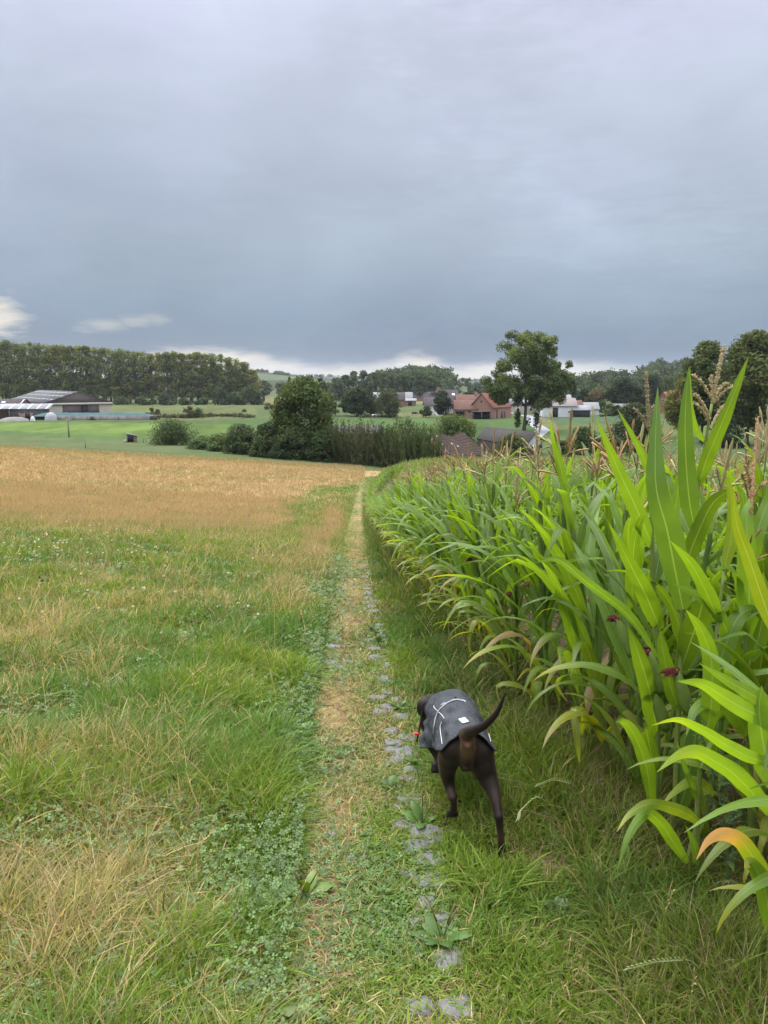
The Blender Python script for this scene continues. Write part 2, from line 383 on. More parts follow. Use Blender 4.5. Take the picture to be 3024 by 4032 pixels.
zone([(2110, 1690), (2220, 1692), (2600, 1708), (3024, 1716), (3024, 1780), (2110, 1780)], (.085, .14, .044), .15)
zone([(2098, 1640), (2130, 1640), (2180, 1660), (2210, 1695), (2150, 1700)], (.15, .15, .07), .3)
M_ground = mat('ground_mat', attr=True, rough=.95, noise_amt=.22, nscale=9, spec=.1, bump=.5, bscale=25)
go = mk('ground', np.c_[X, Y, Z], [Q, Tr], M_ground, col=c, smooth=True); kind(go, 'structure', 'rolling ground with grass track, straw field and valley meadows')

# road in the valley
def ribbon(name, cl, wd, dz, m, lab):
    P = np.array([ground(u, v) for u, v in cl]); n = 60
    s = np.linspace(0, len(P) - 1, n); P = np.c_[[np.interp(s, range(len(P)), P[:, k]) for k in range(3)]].T
    for _ in range(3): P[1:-1] = (P[:-2] + P[2:] + 2 * P[1:-1]) / 4
    T = np.gradient(P[:, :2], axis=0); T /= np.linalg.norm(T, axis=1)[:, None]; Nn = np.c_[-T[:, 1], T[:, 0]]
    Lf = P[:, :2] + Nn * wd / 2; Rt = P[:, :2] - Nn * wd / 2
    V = np.vstack([np.c_[Lf, H(Lf[:, 0], Lf[:, 1]) + dz], np.c_[Rt, H(Rt[:, 0], Rt[:, 1]) + dz]])
    q = np.arange(n - 1); F = np.stack([q, q + n, q + n + 1, q + 1], -1)
    return kind(mk(name, V, [F], m), 'structure', lab)
M_road = mat('road_mat', (.24, .25, .27), .7, noise_amt=.08, nscale=.5)
ribbon('road', [(2030, 1634), (2075, 1637), (2086, 1645), (2090, 1660), (2112, 1676), (2140, 1694), (2122, 1706), (2100, 1722)], 3.6, .06, M_road, 'pale paved lane winding through the fields')
ribbon('farm_road', [(2085, 1641), (2140, 1638), (2200, 1640)], 3.2, .1, M_road, 'pale paved yard entrance leading to the white farm')

# ------------------------------------------------------------------ trees
M_leaf = mat('foliage_mat', attr=True, rough=.75, transl=.28, spec=.15)
M_bark = mat('bark_mat', (.09, .075, .06), .9, noise_amt=.35, nscale=3)
M_barkg = mat('pale_bark_mat', (.17, .155, .13), .9, noise_amt=.35, nscale=3)
def leafcloud(C, rad, n, size, colr, r_, flat=.7, vert=0.0, colamp=.25):
    """C: cluster centres (k,3); rad (k,), n leaves each -> quads"""
    k = len(C); idx = r_.integers(0, k, n)
    d = r_.normal(size=(n, 3)); d /= np.linalg.norm(d, axis=1)[:, None]
    rad = np.broadcast_to(rad, (k,)); rr_ = rad[idx] * r_.random(n) ** .45
    P = C[idx] + d * rr_[:, None] * np.array([1, 1, flat])
    nrm = d + r_.normal(size=(n, 3)) * .7 + np.array([0, 0, .5]); nrm /= np.linalg.norm(nrm, axis=1)[:, None]
    t = r_.normal(size=(n, 3)) + np.array([0, 0, vert]); t -= nrm * (t * nrm).sum(1)[:, None]; t /= np.linalg.norm(t, axis=1)[:, None] + 1e-9
    b = np.cross(nrm, t); s = size * (.6 + .8 * r_.random(n))[:, None]
    asp = .55 if vert == 0 else .35
    V = np.stack([P - t * s, P - b * s * asp + nrm * s * .15, P + t * s, P + b * s * asp + nrm * s * .15], 1).reshape(-1, 3)
    F = np.arange(n * 4).reshape(n, 4)
    cc = np.asarray(colr)[None] * (1 + colamp * (r_.random((n, 1)) - .5) * 2) * (1 + colamp * (r_.random((k, 1)) - .5) * 1.6)[idx]
    cc = cc * np.array([1, 1, 1]) + (r_.random((k, 1))[idx] - .5) * np.array([.35, .05, -.1]) * np.asarray(colr).mean() * .8
    return V, F, np.repeat(np.clip(cc, .003, 1), 4, 0)
PROF = {
 'round': lambda t: np.sin(np.clip(t * .93 + .07, 0, 1) * math.pi) ** .55,
 'tall': lambda t: np.clip(t * 3.0 + .35, 0, 1) * np.clip((1 - t) * 2.4, 0, 1) ** .6,
 'poplar': lambda t: (.62 + .38 * np.sin(t * 3.1)) * np.clip((1.02 - t) * 3.2, 0, 1) ** .7,
 'conifer': lambda t: np.clip(1.02 - t, 0, 1) ** .9,
 'bush': lambda t: np.clip(1 - t ** 2.2, 0, 1) ** .5,
 'willow': lambda t: np.sin(np.clip(t * .8 + .2, 0, 1) * math.pi) ** .5,
}
def tree_parts(seed, Ht, Wd, kd, leaf, nleaf, colr, crown0=None, ncl=None, barkmat=None, gap=1.0, prof=None):
    """meshes in local metres; returns crown(V,F,C), trunk MB"""
    r_ = np.random.default_rng(seed); c0 = crown0 if crown0 is not None else {'round': .18, 'tall': .2, 'poplar': .12, 'conifer': .05, 'bush': 0.0, 'willow': .12}[kd]
    ncl = ncl or 45; pf = PROF[prof or kd]
    t = r_.random(ncl); t = np.sort(t); rad = pf(t) * Wd / 2
    ph = r_.random(ncl) * 2 * math.pi; rf = r_.random(ncl) ** (.45 * gap)
    cr_ = Wd * (.17 if kd != 'poplar' else .26) * (.65 + .7 * r_.random(ncl))
    if kd == 'conifer': cr_ = cr_ * (1.1 - .7 * t)
    zc = Ht * (c0 + (1 - c0) * t)
    rx = np.clip(rad - cr_ * .55, 0, None) * rf
    C = np.c_[rx * np.cos(ph), rx * np.sin(ph), np.clip(zc, 0, Ht - cr_ * .55)]
    if kd == 'bush':
        C[:, 2] = np.maximum(C[:, 2], cr_ * .4)
    cv_ = leafcloud(C, cr_, nleaf, leaf, colr, r_, .8, vert=(1.6 if kd in ('willow',) else (1.0 if kd == 'poplar' else 0)))
    mb = MB(); tr = max(Ht * .014, .05)
    if kd in ('bush',):
        for q in range(4):
            a = q * 1.6 + r_.random(); mb.tube([(0, 0, -.3), (Wd * .1 * math.cos(a), Wd * .1 * math.sin(a), Ht * .3), (Wd * .2 * math.cos(a), Wd * .2 * math.sin(a), Ht * .7)], [tr, tr * .7, tr * .3], 5)
    else:
        lean = r_.normal(size=2) * Ht * .012
        zz = np.linspace(-.4, Ht * .93, 8); mb.tube(np.c_[lean[0] * (zz / Ht) ** 2, lean[1] * (zz / Ht) ** 2, zz], tr * (1 - zz.clip(0) / Ht * .88) * np.where(zz < 0, 1.25, 1), 7)
        sel = r_.permutation(ncl)[:min(ncl, 22 if nleaf > 2500 else 8)]
        for q in sel:
            p = C[q]; z0 = max(p[2] - np.hypot(p[0], p[1]) * .9 - Ht * .04, Ht * c0 * .8)
            z0 = min(z0, p[2]); mb.tube([(0, 0, z0), (p[0] * .5, p[1] * .5, z0 + (p[2] - z0) * .35), tuple(p)], [tr * .38, tr * .25, tr * .08], 5)
    return cv_, mb
TREEMESH = {}
def tree(name, label, u, vtop, wpx, Yd, kd, colr, leaf, nleaf, group=None, seed=None, vbase=None, key=None, cat='tree', **kw):
    if vbase is not None: g = ground(u, vbase)
    else:
        x = (u - 1512) / 2912 * Yd * (CP + .04 * 0 + SP * (0 if True else 0)) ; x = at(u, (vtop + 1600) / 2, Yd)[0]; g = np.array([x, Yd, float(H(x, Yd))])
    top = at(u, vtop, g[1]); Ht = top[2] - g[2]; dep = g[1] * CP + 1.5
    Wd = wpx / 2912 * dep * 1.22
    root = thing(name, label, cat, tuple(g), 0, group)
    if key and key in TREEMESH:
        (cm1, tm1, h0, w0) = TREEMESH[key]
        a = bpy.data.objects.new('crown', cm1); b = bpy.data.objects.new('trunk', tm1)
        for o in (a, b): COL.objects.link(o); o.parent = root; o.scale = (Wd / w0, Wd / w0, Ht / h0)
        root.rotation_euler = (0, 0, R.random() * 6.28); return root
    (V, F, C_), mb = tree_parts(seed or R.randrange(9999), Ht, Wd, kd, leaf, nleaf, colr, **kw)
    a = mk('crown', V, [F], M_leaf, root, C_); b = mb.build('trunk', M_bark, root, smooth=True)
    if key: TREEMESH[key] = (a.data, b.data, Ht, Wd)
    return root
DK = (.034, .052, .026); MD = (.062, .090, .034); LT = (.10, .135, .045); YL = (.15, .155, .045); BR = (.11, .09, .045); BL = (.07, .09, .055)
PG = (.085, .112, .036)
# poplar row on the left
top_pts = [(-400, 1330), (-60, 1340), (60, 1345), (250, 1358), (420, 1372), (560, 1384), (700, 1390), (820, 1392), (880, 1400), (930, 1412), (975, 1432), (1005, 1470)]
np_ = 0
for row in range(2):
    u = -60 + row * 17
    while u < 1005:
        vt = float(np.interp(u, *zip(*top_pts))) + R.uniform(-5, 8) + row * 2
        Yd = 405 + row * 7 + (u / 1000) * 25
        tree('poplar_tree', 'tall slender poplar ' + ('in the front row' if row == 0 else 'in the rear row') + (' behind the long barn roof' if u < 330 else ' above the silage wall' if u < 620 else ' over the cut meadow' if u < 850 else ' at the right end of the windbreak'), u, vt, R.uniform(46, 62), Yd, 'poplar', [(.155, .185, .055), (.125, .155, .05), (.175, .19, .055), (.11, .14, .05)][np_ % 4], .66, 1700, 'poplars in the long windbreak row', key='pop%d' % (np_ % 12), ncl=44, crown0=.09)
        np_ += 1; u += R.uniform(27, 36)
ub = 20
for q, (u, vt, wp) in enumerate([(560, 1560, 60), (650, 1552, 70), (725, 1568, 50), (800, 1562, 60), (880, 1530, 80), (935, 1545, 70), (985, 1520, 70), (1015, 1540, 50), (480, 1565, 60), (330, 1560, 60), (600, 1570, 40)]):
    tree('shrub', 'dark rounded shrub growing under the poplar row', u, vt, wp, 392 + q, 'bush', DK if q % 2 else MD, .5, 900, 'shrubs under the poplar row', key='ush%d' % (q % 3), cat='shrub', ncl=24)
# middle distance single trees
TL = [
 ('broadleaf_tree', 'grey green tree in the wood left of the two dark conifers', 1040, 1500, 62, 540, 'round', BL, .8, 900),
 ('broadleaf_tree', 'yellow green round tree at the far edge of the pale field', 1108, 1506, 52, 530, 'round', LT, .8, 900),
 ('broadleaf_tree', 'dull green tree between the poplar row end and the pale field', 1000, 1505, 60, 520, 'round', BL, .8, 900),
 ('broadleaf_tree', 'dark tree behind the pale field, partly behind the walnut tree', 1160, 1510, 70, 530, 'round', MD, .8, 900),
 ('conifer_tree', 'thin dark conifer left of the walnut crown', 1140, 1484, 34, 480, 'conifer', DK, .6, 900),
 ('conifer_tree', 'dark conifer peeping over the walnut crown', 1228, 1479, 30, 480, 'conifer', DK, .6, 900),
 ('conifer_tree', 'broad dark conifer right of the other conifer over the walnut crown', 1264, 1476, 40, 480, 'tall', DK, .6, 900),
 ('broadleaf_tree', 'big lone tree clump standing on the far hillside', 1098, 1462, 42, 1700, 'round', MD, 2.6, 500),
 ('broadleaf_tree', 'smaller lone tree beside the big clump on the far hillside', 1126, 1470, 34, 1690, 'round', MD, 2.6, 400),
 ('broadleaf_tree', 'mid green round tree just right of the walnut', 1300, 1546, 84, 272, 'round', MD, .42, 2600),
 ('broadleaf_tree', 'small tree between the round tree and the dark lime', 1362, 1572, 50, 275, 'round', MD, .42, 1500),
 ('broadleaf_tree', 'large dark round tree at the meadow edge', 1412, 1530, 118, 268, 'round', DK, .42, 4200),
 ('broadleaf_tree', 'small bushy tree between the dark tree and the willow', 1468, 1566, 60, 270, 'round', MD, .42, 1800),
 ('willow_tree', 'grey green willow with drooping sprays in the meadow', 1528, 1531, 100, 262, 'willow', (.075, .09, .045), .42, 4200),
 ('holly_tree', 'dark narrow tree standing left of the white house', 1742, 1540, 70, 258, 'tall', DK, .36, 3800),
 ('apple_tree', 'small spreading fruit tree in the cow pasture', 1680, 1600, 46, 262, 'round', MD, .3, 1300),
 ('broadleaf_tree', 'dark low tree behind the farmhouse roof, left one', 1852, 1540, 72, 330, 'round', DK, .5, 1800),
 ('broadleaf_tree', 'dark low tree behind the farmhouse chimneys, right one', 1932, 1536, 70, 325, 'round', DK, .5, 1800),
 ('broadleaf_tree', 'dark tree tucked behind the left side of the tall poplar by the lane', 2010, 1540, 70, 320, 'round', DK, .5, 1500),
 ('conifer_tree', 'dark conifer just right of the tall tree by the lane', 2215, 1520, 44, 330, 'conifer', DK, .5, 1500),
 ('conifer_tree', 'pointed conifer rising above the white farm', 2262, 1502, 34, 340, 'conifer', DK, .5, 1500),
 ('broadleaf_tree', 'dark tree above the right end of the white farm', 2300, 1530, 60, 335, 'round', DK, .5, 1500),
 ('broadleaf_tree', 'brownish green tree behind the small white garden shed', 2348, 1536, 76, 330, 'round', BR, .5, 1900),
 ('shrub', 'small round green shrub right of the garden shed', 2372, 1578, 44, 300, 'bush', MD, .4, 1000),
 ('broadleaf_tree', 'largest dark domed tree in the wood beyond the farm', 2442, 1489, 112, 325, 'round', DK, .5, 3600),
 ('broadleaf_tree', 'dark tree between the domed tree and the red roofed house', 2512, 1516, 96, 322, 'round', DK, .5, 2600),
 ('broadleaf_tree', 'tall dark tree left of the red roofed house', 2566, 1478, 96, 345, 'round', DK, .5, 2800),
 ('broadleaf_tree', 'green tree rising behind the red roofed house', 2640, 1476, 110, 380, 'round', MD, .5, 2400),
 ('shrub', 'bright green bush at the top of the right hand pasture', 2402, 1590, 46, 272, 'bush', LT, .35, 1000),
 ('conifer_tree', 'small dark cypress beside the bright green bush', 2432, 1596, 34, 270, 'tall', DK, .3, 900),
 ('broadleaf_tree', 'yellowing leafy tree in front of the red roofed house', 2688, 1494, 112, 165, 'round', YL, .3, 5200),
 ('broadleaf_tree', 'tall open tree behind the maize tassel, left of the big grove tree', 2780, 1345, 165, 150, 'tall', (.085, .11, .036), .32, 12000),
 ('broadleaf_tree', 'biggest bushy tree at the right edge of the view', 2965, 1312, 240, 140, 'tall', (.09, .112, .036), .32, 19000),
 ('broadleaf_tree', 'large tree cut off by the right edge of the view', 3110, 1350, 260, 145, 'tall', (.085, .11, .036), .32, 9000),
 ('shrub', 'dark spreading thorn bush beyond the maize', 2500, 1592, 175, 125, 'bush', (.05, .065, .032), .2, 9000),
 ('shrub', 'low loose bush beside the lamp pole', 2300, 1684, 130, 118, 'bush', MD, .18, 4200),
 ('shrub', 'low bush between lamp pole and grey barn', 2225, 1738, 90, 112, 'bush', MD, .18, 2500),
 ('shrub', 'low dark bush below the big thorn bush', 2400, 1722, 150, 116, 'bush', (.05, .068, .032), .18, 4800),
 ('elder_bush', 'leafy green elder rising behind the brown tiled barn', 1790, 1640, 190, 132, 'bush', (.085, .12, .036), .2, 9000),
 ('elder_bush', 'loose shrub growing against the grey barn roof', 2020, 1712, 135, 104, 'bush', (.085, .105, .042), .17, 5500),
 ('shrub', 'dark bush at the end of the right hand field', 2860, 1640, 150, 135, 'bush', DK, .22, 4000),
]
for t in TL: 
    tree(*t[:2], *t[2:6], t[6], t[7], t[8], t[9], cat=('shrub' if 'bush' in t[0] or t[0] == 'shrub' else 'tree'), ncl=(90 if t[9] > 4000 else 36), crown0=(.03 if t[7] == 'tall' and t[9] > 8000 else None))
# middle wood
mw = [(1325, 1482), (1362, 1474), (1395, 1462), (1432, 1460), (1470, 1466), (1508, 1470), (1545, 1468), (1580, 1474), (1615, 1470), (1650, 1476), (1690, 1482), (1712, 1500), (1735, 1532), (1700, 1530)]
for q, (u, v) in enumerate(mw):
    tree('broadleaf_tree', 'pale green tree on the front edge of the central wood', u, v + R.uniform(-4, 8), R.uniform(52, 74), 470 + (q % 3) * 14, 'tall' if q % 2 else 'round', [BL, (.05, .075, .03), (.06, .085, .035)][q % 3], .75, 1700, 'trees along the front of the central wood', ncl=34, crown0=.08)
def wood(name, label, reg, n, size, leaf, nl, cols, seed):
    """far-off woods that read as one mass: reg list of (u0,u1,Y0,Y1)"""
    r_ = np.random.default_rng(seed); Vs = []; Cs = []; Fs = []; off = 0
    for q in range(n):
        u0, u1, y0, y1 = reg[r_.integers(0, len(reg))]
        u = r_.uniform(u0, u1); Yd = r_.uniform(y0, y1); x = (u - 1512) / 2912 * Yd; z = float(H(x, Yd)); s = size * r_.uniform(.75, 1.25)
        t = r_.random(9); ph = r_.random(9) * 6.28; rad = np.sin((t * .85 + .1) * math.pi) * s * .32
        C = np.c_[x + rad * np.cos(ph), Yd + rad * np.sin(ph), z + s * (.15 + .75 * t)]
        V, F, C_ = leafcloud(C, np.full(9, s * .22), nl, leaf, cols[r_.integers(0, len(cols))], r_)
        Vs.append(V); Fs.append(F + off); Cs.append(C_); off += len(V)
    o = mk(name, np.vstack(Vs), [np.vstack(Fs)], M_leaf, None, np.vstack(Cs)); kind(o, 'stuff', label)
wood('woodland', 'dark wooded hill behind the pale central trees', [(1480, 1765, 640, 900), (1600, 1770, 640, 820)], 230, 15, 1.3, 130, [DK, MD], 3)
wood('woodland', 'wooded slope rising behind the red roofed house', [(2540, 2850, 640, 1000), (2150, 2560, 520, 700), (2500, 2760, 500, 700)], 330, 15, 1.3, 110, [DK, MD, BL], 4)
wood('woodland', 'distant hedges and copses across the valley floor', [(1120, 1320, 620, 900), (1740, 2200, 560, 900), (1180, 1340, 500, 600), (2180, 2560, 420, 520), (1760, 2100, 800, 1300)], 300, 8.5, 1.2, 90, [BL, MD, DK], 5)
wood('woodland', 'blue wooded ridge far beyond the valley', [(1120, 1420, 3000, 4200), (1700, 2000, 2500, 4000), (940, 1060, 2000, 2600), (2150, 2500, 1500, 2500)], 420, 9, 3.2, 40, [DK, BL], 6)
wood('woodland', 'trees standing far behind the poplar row', [(-300, 950, 700, 1200)], 160, 13, 1.4, 70, [DK, BL], 8)

# hedge shrubs beyond the straw field
HD = [('hawthorn_bush', 'separate rounded bush at the left end of the hedge', 685, 1655, 165, 1752, (.05, .072, .028)),
 ('hawthorn_bush', 'low patchy shrub right of the rounded hedge bush', 800, 1722, 120, 1770, (.055, .08, .03)),
 ('hawthorn_bush', 'low shrub in the middle of the hedge left of the walnut', 880, 1712, 110, 1778, MD),
 ('hawthorn_bush', 'taller grey green bush left of the walnut', 950, 1672, 130, 1788, (.05, .07, .03)),
 ('hawthorn_bush', 'dark bush touching the left side of the walnut', 1060, 1668, 130, 1800, (.035, .05, .02)),
 ('hawthorn_bush', 'dark shrub under the walnut crown', 1150, 1700, 150, 1808, (.03, .045, .018)),
 ('hawthorn_bush', 'dark leafy shrub at the right foot of the walnut', 1270, 1700, 120, 1816, (.03, .047, .018)),
]
for nm, lb, u, vt, wp, vb, cl in HD: tree(nm, lb, u, vt, wp, None, 'bush', tuple(q * 1.5 for q in cl), .18, 6500, vbase=vb, cat='shrub', ncl=60)
tree('walnut_tree', 'big walnut tree with full dark crown standing in the hedge', 1205, 1490, 205, None, 'round', (.075, .105, .032), .21, 17000, vbase=1805, ncl=120, crown0=.05, gap=.9)
tree('walnut_tree', 'lower second walnut crown leaning out on the left of the big one', 1120, 1588, 130, None, 'round', (.08, .11, .036), .21, 7000, vbase=1800, ncl=55, crown0=.05)
def osier(label, u, vt, wp, vb, cl, seed):
    cl = (cl[0] * .95, cl[1] * 1.35, cl[2] * 1.15); g = ground(u, vb); top = at(u, vt - 22, g[1]); Ht = top[2] - g[2]; Wd = wp / 2912 * g[1] * 1.2
    r_ = np.random.default_rng(seed); n = 9000
    root = thing('osier_bush', label, 'shrub', tuple(g), 0, 'osier bushes at the hedge end')
    # upright twig sprays with narrow leaves
    ns = 150; bx = r_.normal(size=(ns, 2)) * Wd * .2; tip = bx * 1.5 + r_.normal(size=(ns, 2)) * Wd * .05
    hh = Ht * (1 - .35 * (np.hypot(tip[:, 0], tip[:, 1]) / Wd * 2) ** 2) * r_.uniform(.7, 1.05, ns)
    idx = r_.integers(0, ns, n); t = r_.random(n) ** .8
    P = np.c_[bx[idx] + (tip - bx)[idx] * t[:, None], hh[idx] * t] + r_.normal(size=(n, 3)) * [.1, .1, .08]
    d = np.c_[r_.normal(size=(n, 2)) * .45, np.ones(n)]; d /= np.linalg.norm(d, axis=1)[:, None]
    s = np.cross(d, r_.normal(size=(n, 3))); s /= np.linalg.norm(s, axis=1)[:, None]
    L_ = .2 * r_.uniform(.6, 1.3, n)[:, None]; w_ = L_ * .22
    V = np.stack([P - d * L_ * .5, P + s * w_, P + d * L_, P - s * w_], 1).reshape(-1, 3)
    cc = np.array(cl) * (.7 + .6 * r_.random((ns, 1)))[idx] * (.8 + .4 * r_.random((n, 1)))
    mk('crown', V, [np.arange(n * 4).reshape(n, 4)], M_leaf, root, np.repeat(cc, 4, 0))
    mb = MB()
    for q in range(60): mb.tube([(bx[q, 0], bx[q, 1], -.2), (tip[q, 0], tip[q, 1], hh[q] * .97)], [.03, .008], 4, cap=False)
    mb.build('twigs', mat('twig_mat', (.1, .075, .05), .9) if 'twig_mat' not in bpy.data.materials else bpy.data.materials['twig_mat'], root)
for q, (lb, u, vt, wp, vb, cl) in enumerate([
  ('brownish upright osier bush next to the walnut', 1345, 1668, 150, 1820, (.06, .058, .028)),
  ('broad reddish brown osier bush left of centre of the clump', 1435, 1664, 150, 1828, (.075, .06, .035)),
  ('dark green upright osier bush in the middle of the clump', 1515, 1690, 120, 1834, (.045, .05, .024)),
  ('tall feathery osier bush with brown tips', 1585, 1662, 150, 1840, (.065, .06, .03)),
  ('olive osier bush beside the brick gable', 1665, 1684, 150, 1842, (.065, .068, .03))]): osier(lb, u, vt, wp, vb, cl, 50 + q)

# hero tree by the lane: open limbs
def hero_tree():
    g = ground(2063, 1698); Ht = at(2063, 1298, g[1])[2] - g[2]; sc = g[1] / 2912 * 1.0
    root = thing('poplar_tree', 'tall open crowned tree standing alone beside the pale lane', 'tree', tuple(g))
    r_ = np.random.default_rng(21); mb = MB(); tr = .42
    C = []; rad = []
    # silhouette from the picture: (du, v, r) px
    cl = [(-20, 1335, 38), (35, 1330, 36), (70, 1350, 30), (-45, 1385, 40), (5, 1380, 44), (55, 1395, 36), (95, 1395, 22), (-70, 1440, 36), (-15, 1440, 40), (40, 1450, 38), (90, 1470, 30), (130, 1475, 30), (150, 1500, 22), (-85, 1490, 34), (-45, 1500, 34), (15, 1505, 34), (70, 1515, 38), (115, 1520, 36), (-100, 1530, 30), (-65, 1545, 38), (-15, 1550, 32), (45, 1560, 34), (95, 1560, 34), (-85, 1575, 30), (-40, 1585, 28), (20, 1590, 24), (75, 1590, 24), (-5, 1320, 26), (-110, 1560, 22), (30, 1420, 40), (-30, 1410, 36), (120, 1545, 28), (-60, 1360, 26), (80, 1430, 34), (-100, 1470, 28), (110, 1440, 26), (0, 1470, 40), (60, 1500, 40), (-120, 1520, 26), (140, 1525, 26), (-60, 1520, 40), (0, 1530, 34), (95, 1500, 34)]
    for du, v, rp in cl:
        for s in (-1, 0, 1) if rp > 28 else (0,):
            p = at(2082 + du * (1.28 if du < 0 else 1.0), v, g[1]) - g; p[1] += s * rp * sc * 1.3 + r_.normal() * .8; C.append(p); rad.append(rp * sc * .62)
    C = np.array(C); rad = np.array(rad)
    V, F, C_ = leafcloud(np.vstack([C, C + r_.normal(size=C.shape) * [1.3, 1.3, 1.1]]), np.r_[rad, rad * .9] * 1.22, 46000, .26, (.105, .140, .045), r_, .95, colamp=.35)
    mk('crown', V, [F], M_leaf, root, C_)
    zz = np.linspace(-.5, Ht * .9, 12); mb.tube(np.c_[np.sin(zz * .25) * .25, zz * 0, zz], tr * np.interp(zz / Ht, [-.1, 0, .08, .4, .9], [1.5, 1.25, 1, .7, .12]), 9)
    for p in C[r_.permutation(len(C))[:46]]:
        z0 = max(p[2] - abs(p[0]) * 1.1 - 1.2, Ht * .25); mb.tube([(np.sin(z0 * .25) * .25, 0, z0), (p[0] * .45, p[1] * .45, z0 + (p[2] - z0) * .45), tuple(p)], [tr * .33, tr * .2, tr * .06], 5)
    # ivy sprays hanging on the trunk
    mb.build('trunk', M_bark, root, smooth=True)
    Ci = np.array([[-1.6, .2, Ht * q] for q in (.08, .13, .18)] + [[.9, .1, Ht * .1]] + [[3.2, .3, Ht * q] for q in (.07, .12, .17)])
    V, F, C_ = leafcloud(Ci, np.full(len(Ci), .95), 900, .25, (.04, .055, .02), r_, 1.3); mk('trunk_shoots', V, [F], M_leaf, root, C_)
hero_tree()
# scrub along the far edge of the crop field
r_ = np.random.default_rng(9); C = []
for u, v in [(q, 1643 + 3 * math.sin(q * .02)) for q in range(560, 1000, 7)] + [(q, 1652) for q in range(380, 640, 12)] + [(q, 1640) for q in range(1760, 1880, 10)] + [(q, 1643) for q in range(1430, 1560, 9)]:
    g = ground(u + r_.normal() * 3, v); C.append([g[0], g[1] + r_.normal() * 2, g[2] + r_.uniform(.2, .8)])
C = np.array(C); V, F, C_ = leafcloud(C, r_.uniform(.7, 1.5, len(C)), 7000, .28, (.06, .065, .03), r_, .7, colamp=.4)
kind(mk('undergrowth', V, [F], M_leaf, None, C_), 'stuff', 'rough scrub strip along the field margins')
for q, (u, v, wp, vb, cl) in enumerate([(600, 1604, 22, 1640, MD), (622, 1613, 26, 1641, BR), (745, 1600, 50, 1646, BR), (780, 1608, 56, 1645, MD), (1060, 1587, 40, 1612, BR), (960, 1613, 20, 1622, MD), (173, 1608, 28, 1648, MD), (258, 1618, 24, 1650, BL)]):
    tree('shrub', ['small green shrub standing at the left in the rough meadow', 'reddish brown shrub beside the small green one in the meadow', 'tawny bush before the two hedge bushes in the meadow', 'greener bush right of the tawny one in the meadow', 'brown bush at the poplar row end near the pale field', 'tiny round shrub alone in the cut meadow', 'small tree growing in front of the silage wall beside the white heap', 'bare twiggy shrub in front of the silage wall'][q], u, v, wp, None, 'bush', cl, .3, 700, vbase=vb, cat='shrub', ncl=16)
# ------------------------------------------------------------------ buildings
def bmat(name, base, c2=None, sc=1.5, rough=.85, stretch=None):
    return mat(name, base, rough, c2=c2 or tuple(q * .8 for q in base), nscale=sc, spec=.15, stretch=stretch)
M_brick = bmat('brick_mat', (.30, .175, .14), (.24, .15, .12), 2)
M_brick2 = bmat('old_brick_mat', (.26, .13, .10), (.20, .11, .085), 2)
M_tile = bmat('red_tile_mat', (.26, .105, .08), (.19, .085, .065), .5)
M_tile2 = bmat('dull_tile_mat', (.20, .115, .095), (.15, .09, .075), .5)
M_white = bmat('white_wall_mat', (.55, .57, .60), (.46, .48, .51), .6)
M_cream = bmat('cream_wall_mat', (.44, .41, .36), (.37, .35, .31), .5)
M_grey = bmat('fibre_roof_mat', (.125, .125, .13), (.085, .085, .09), .25)
M_lightroof = bmat('light_roof_mat', (.33, .34, .36), (.26, .27, .29), .4)
M_slate = bmat('slate_mat', (.11, .095, .10), (.075, .07, .075), .8)
M_dark = mat('dark_opening_mat', (.012, .012, .014), .8)
M_dgreen = mat('dark_cladding_mat', (.05, .055, .055), .7)
M_brown = mat('brown_door_mat', (.06, .045, .045), .7)
M_conc = bmat('concrete_mat', (.22, .22, .215), (.14, .14, .135), .6)
M_glass = mat('window_mat', (.05, .06, .07), .15, spec=.8)
M_sky = mat('skylight_mat', (.75, .8, .85), .2, spec=.8)
M_wood = bmat('grey_wood_mat', (.20, .17, .14), (.13, .11, .09), 3)
def corrugated(name, base, c2, period, wavy=.6):
    m = bmat(name, base, c2, .6); t = m.node_tree; b = t.nodes['Principled BSDF']
    tcn = t.nodes.new('ShaderNodeUVMap'); wv = t.nodes.new('ShaderNodeTexWave'); wv.inputs['Scale'].default_value = period
    wv.inputs['Distortion'].default_value = wavy; wv.bands_direction = 'X'; t.links.new(tcn.outputs[0], wv.inputs[0])
    bp = t.nodes.new('ShaderNodeBump'); bp.inputs['Strength'].default_value = .8; bp.inputs['Distance'].default_value = .08
    t.links.new(wv.outputs[1], bp.inputs['Height']); t.links.new(bp.outputs[0], b.inputs['Normal']); return m

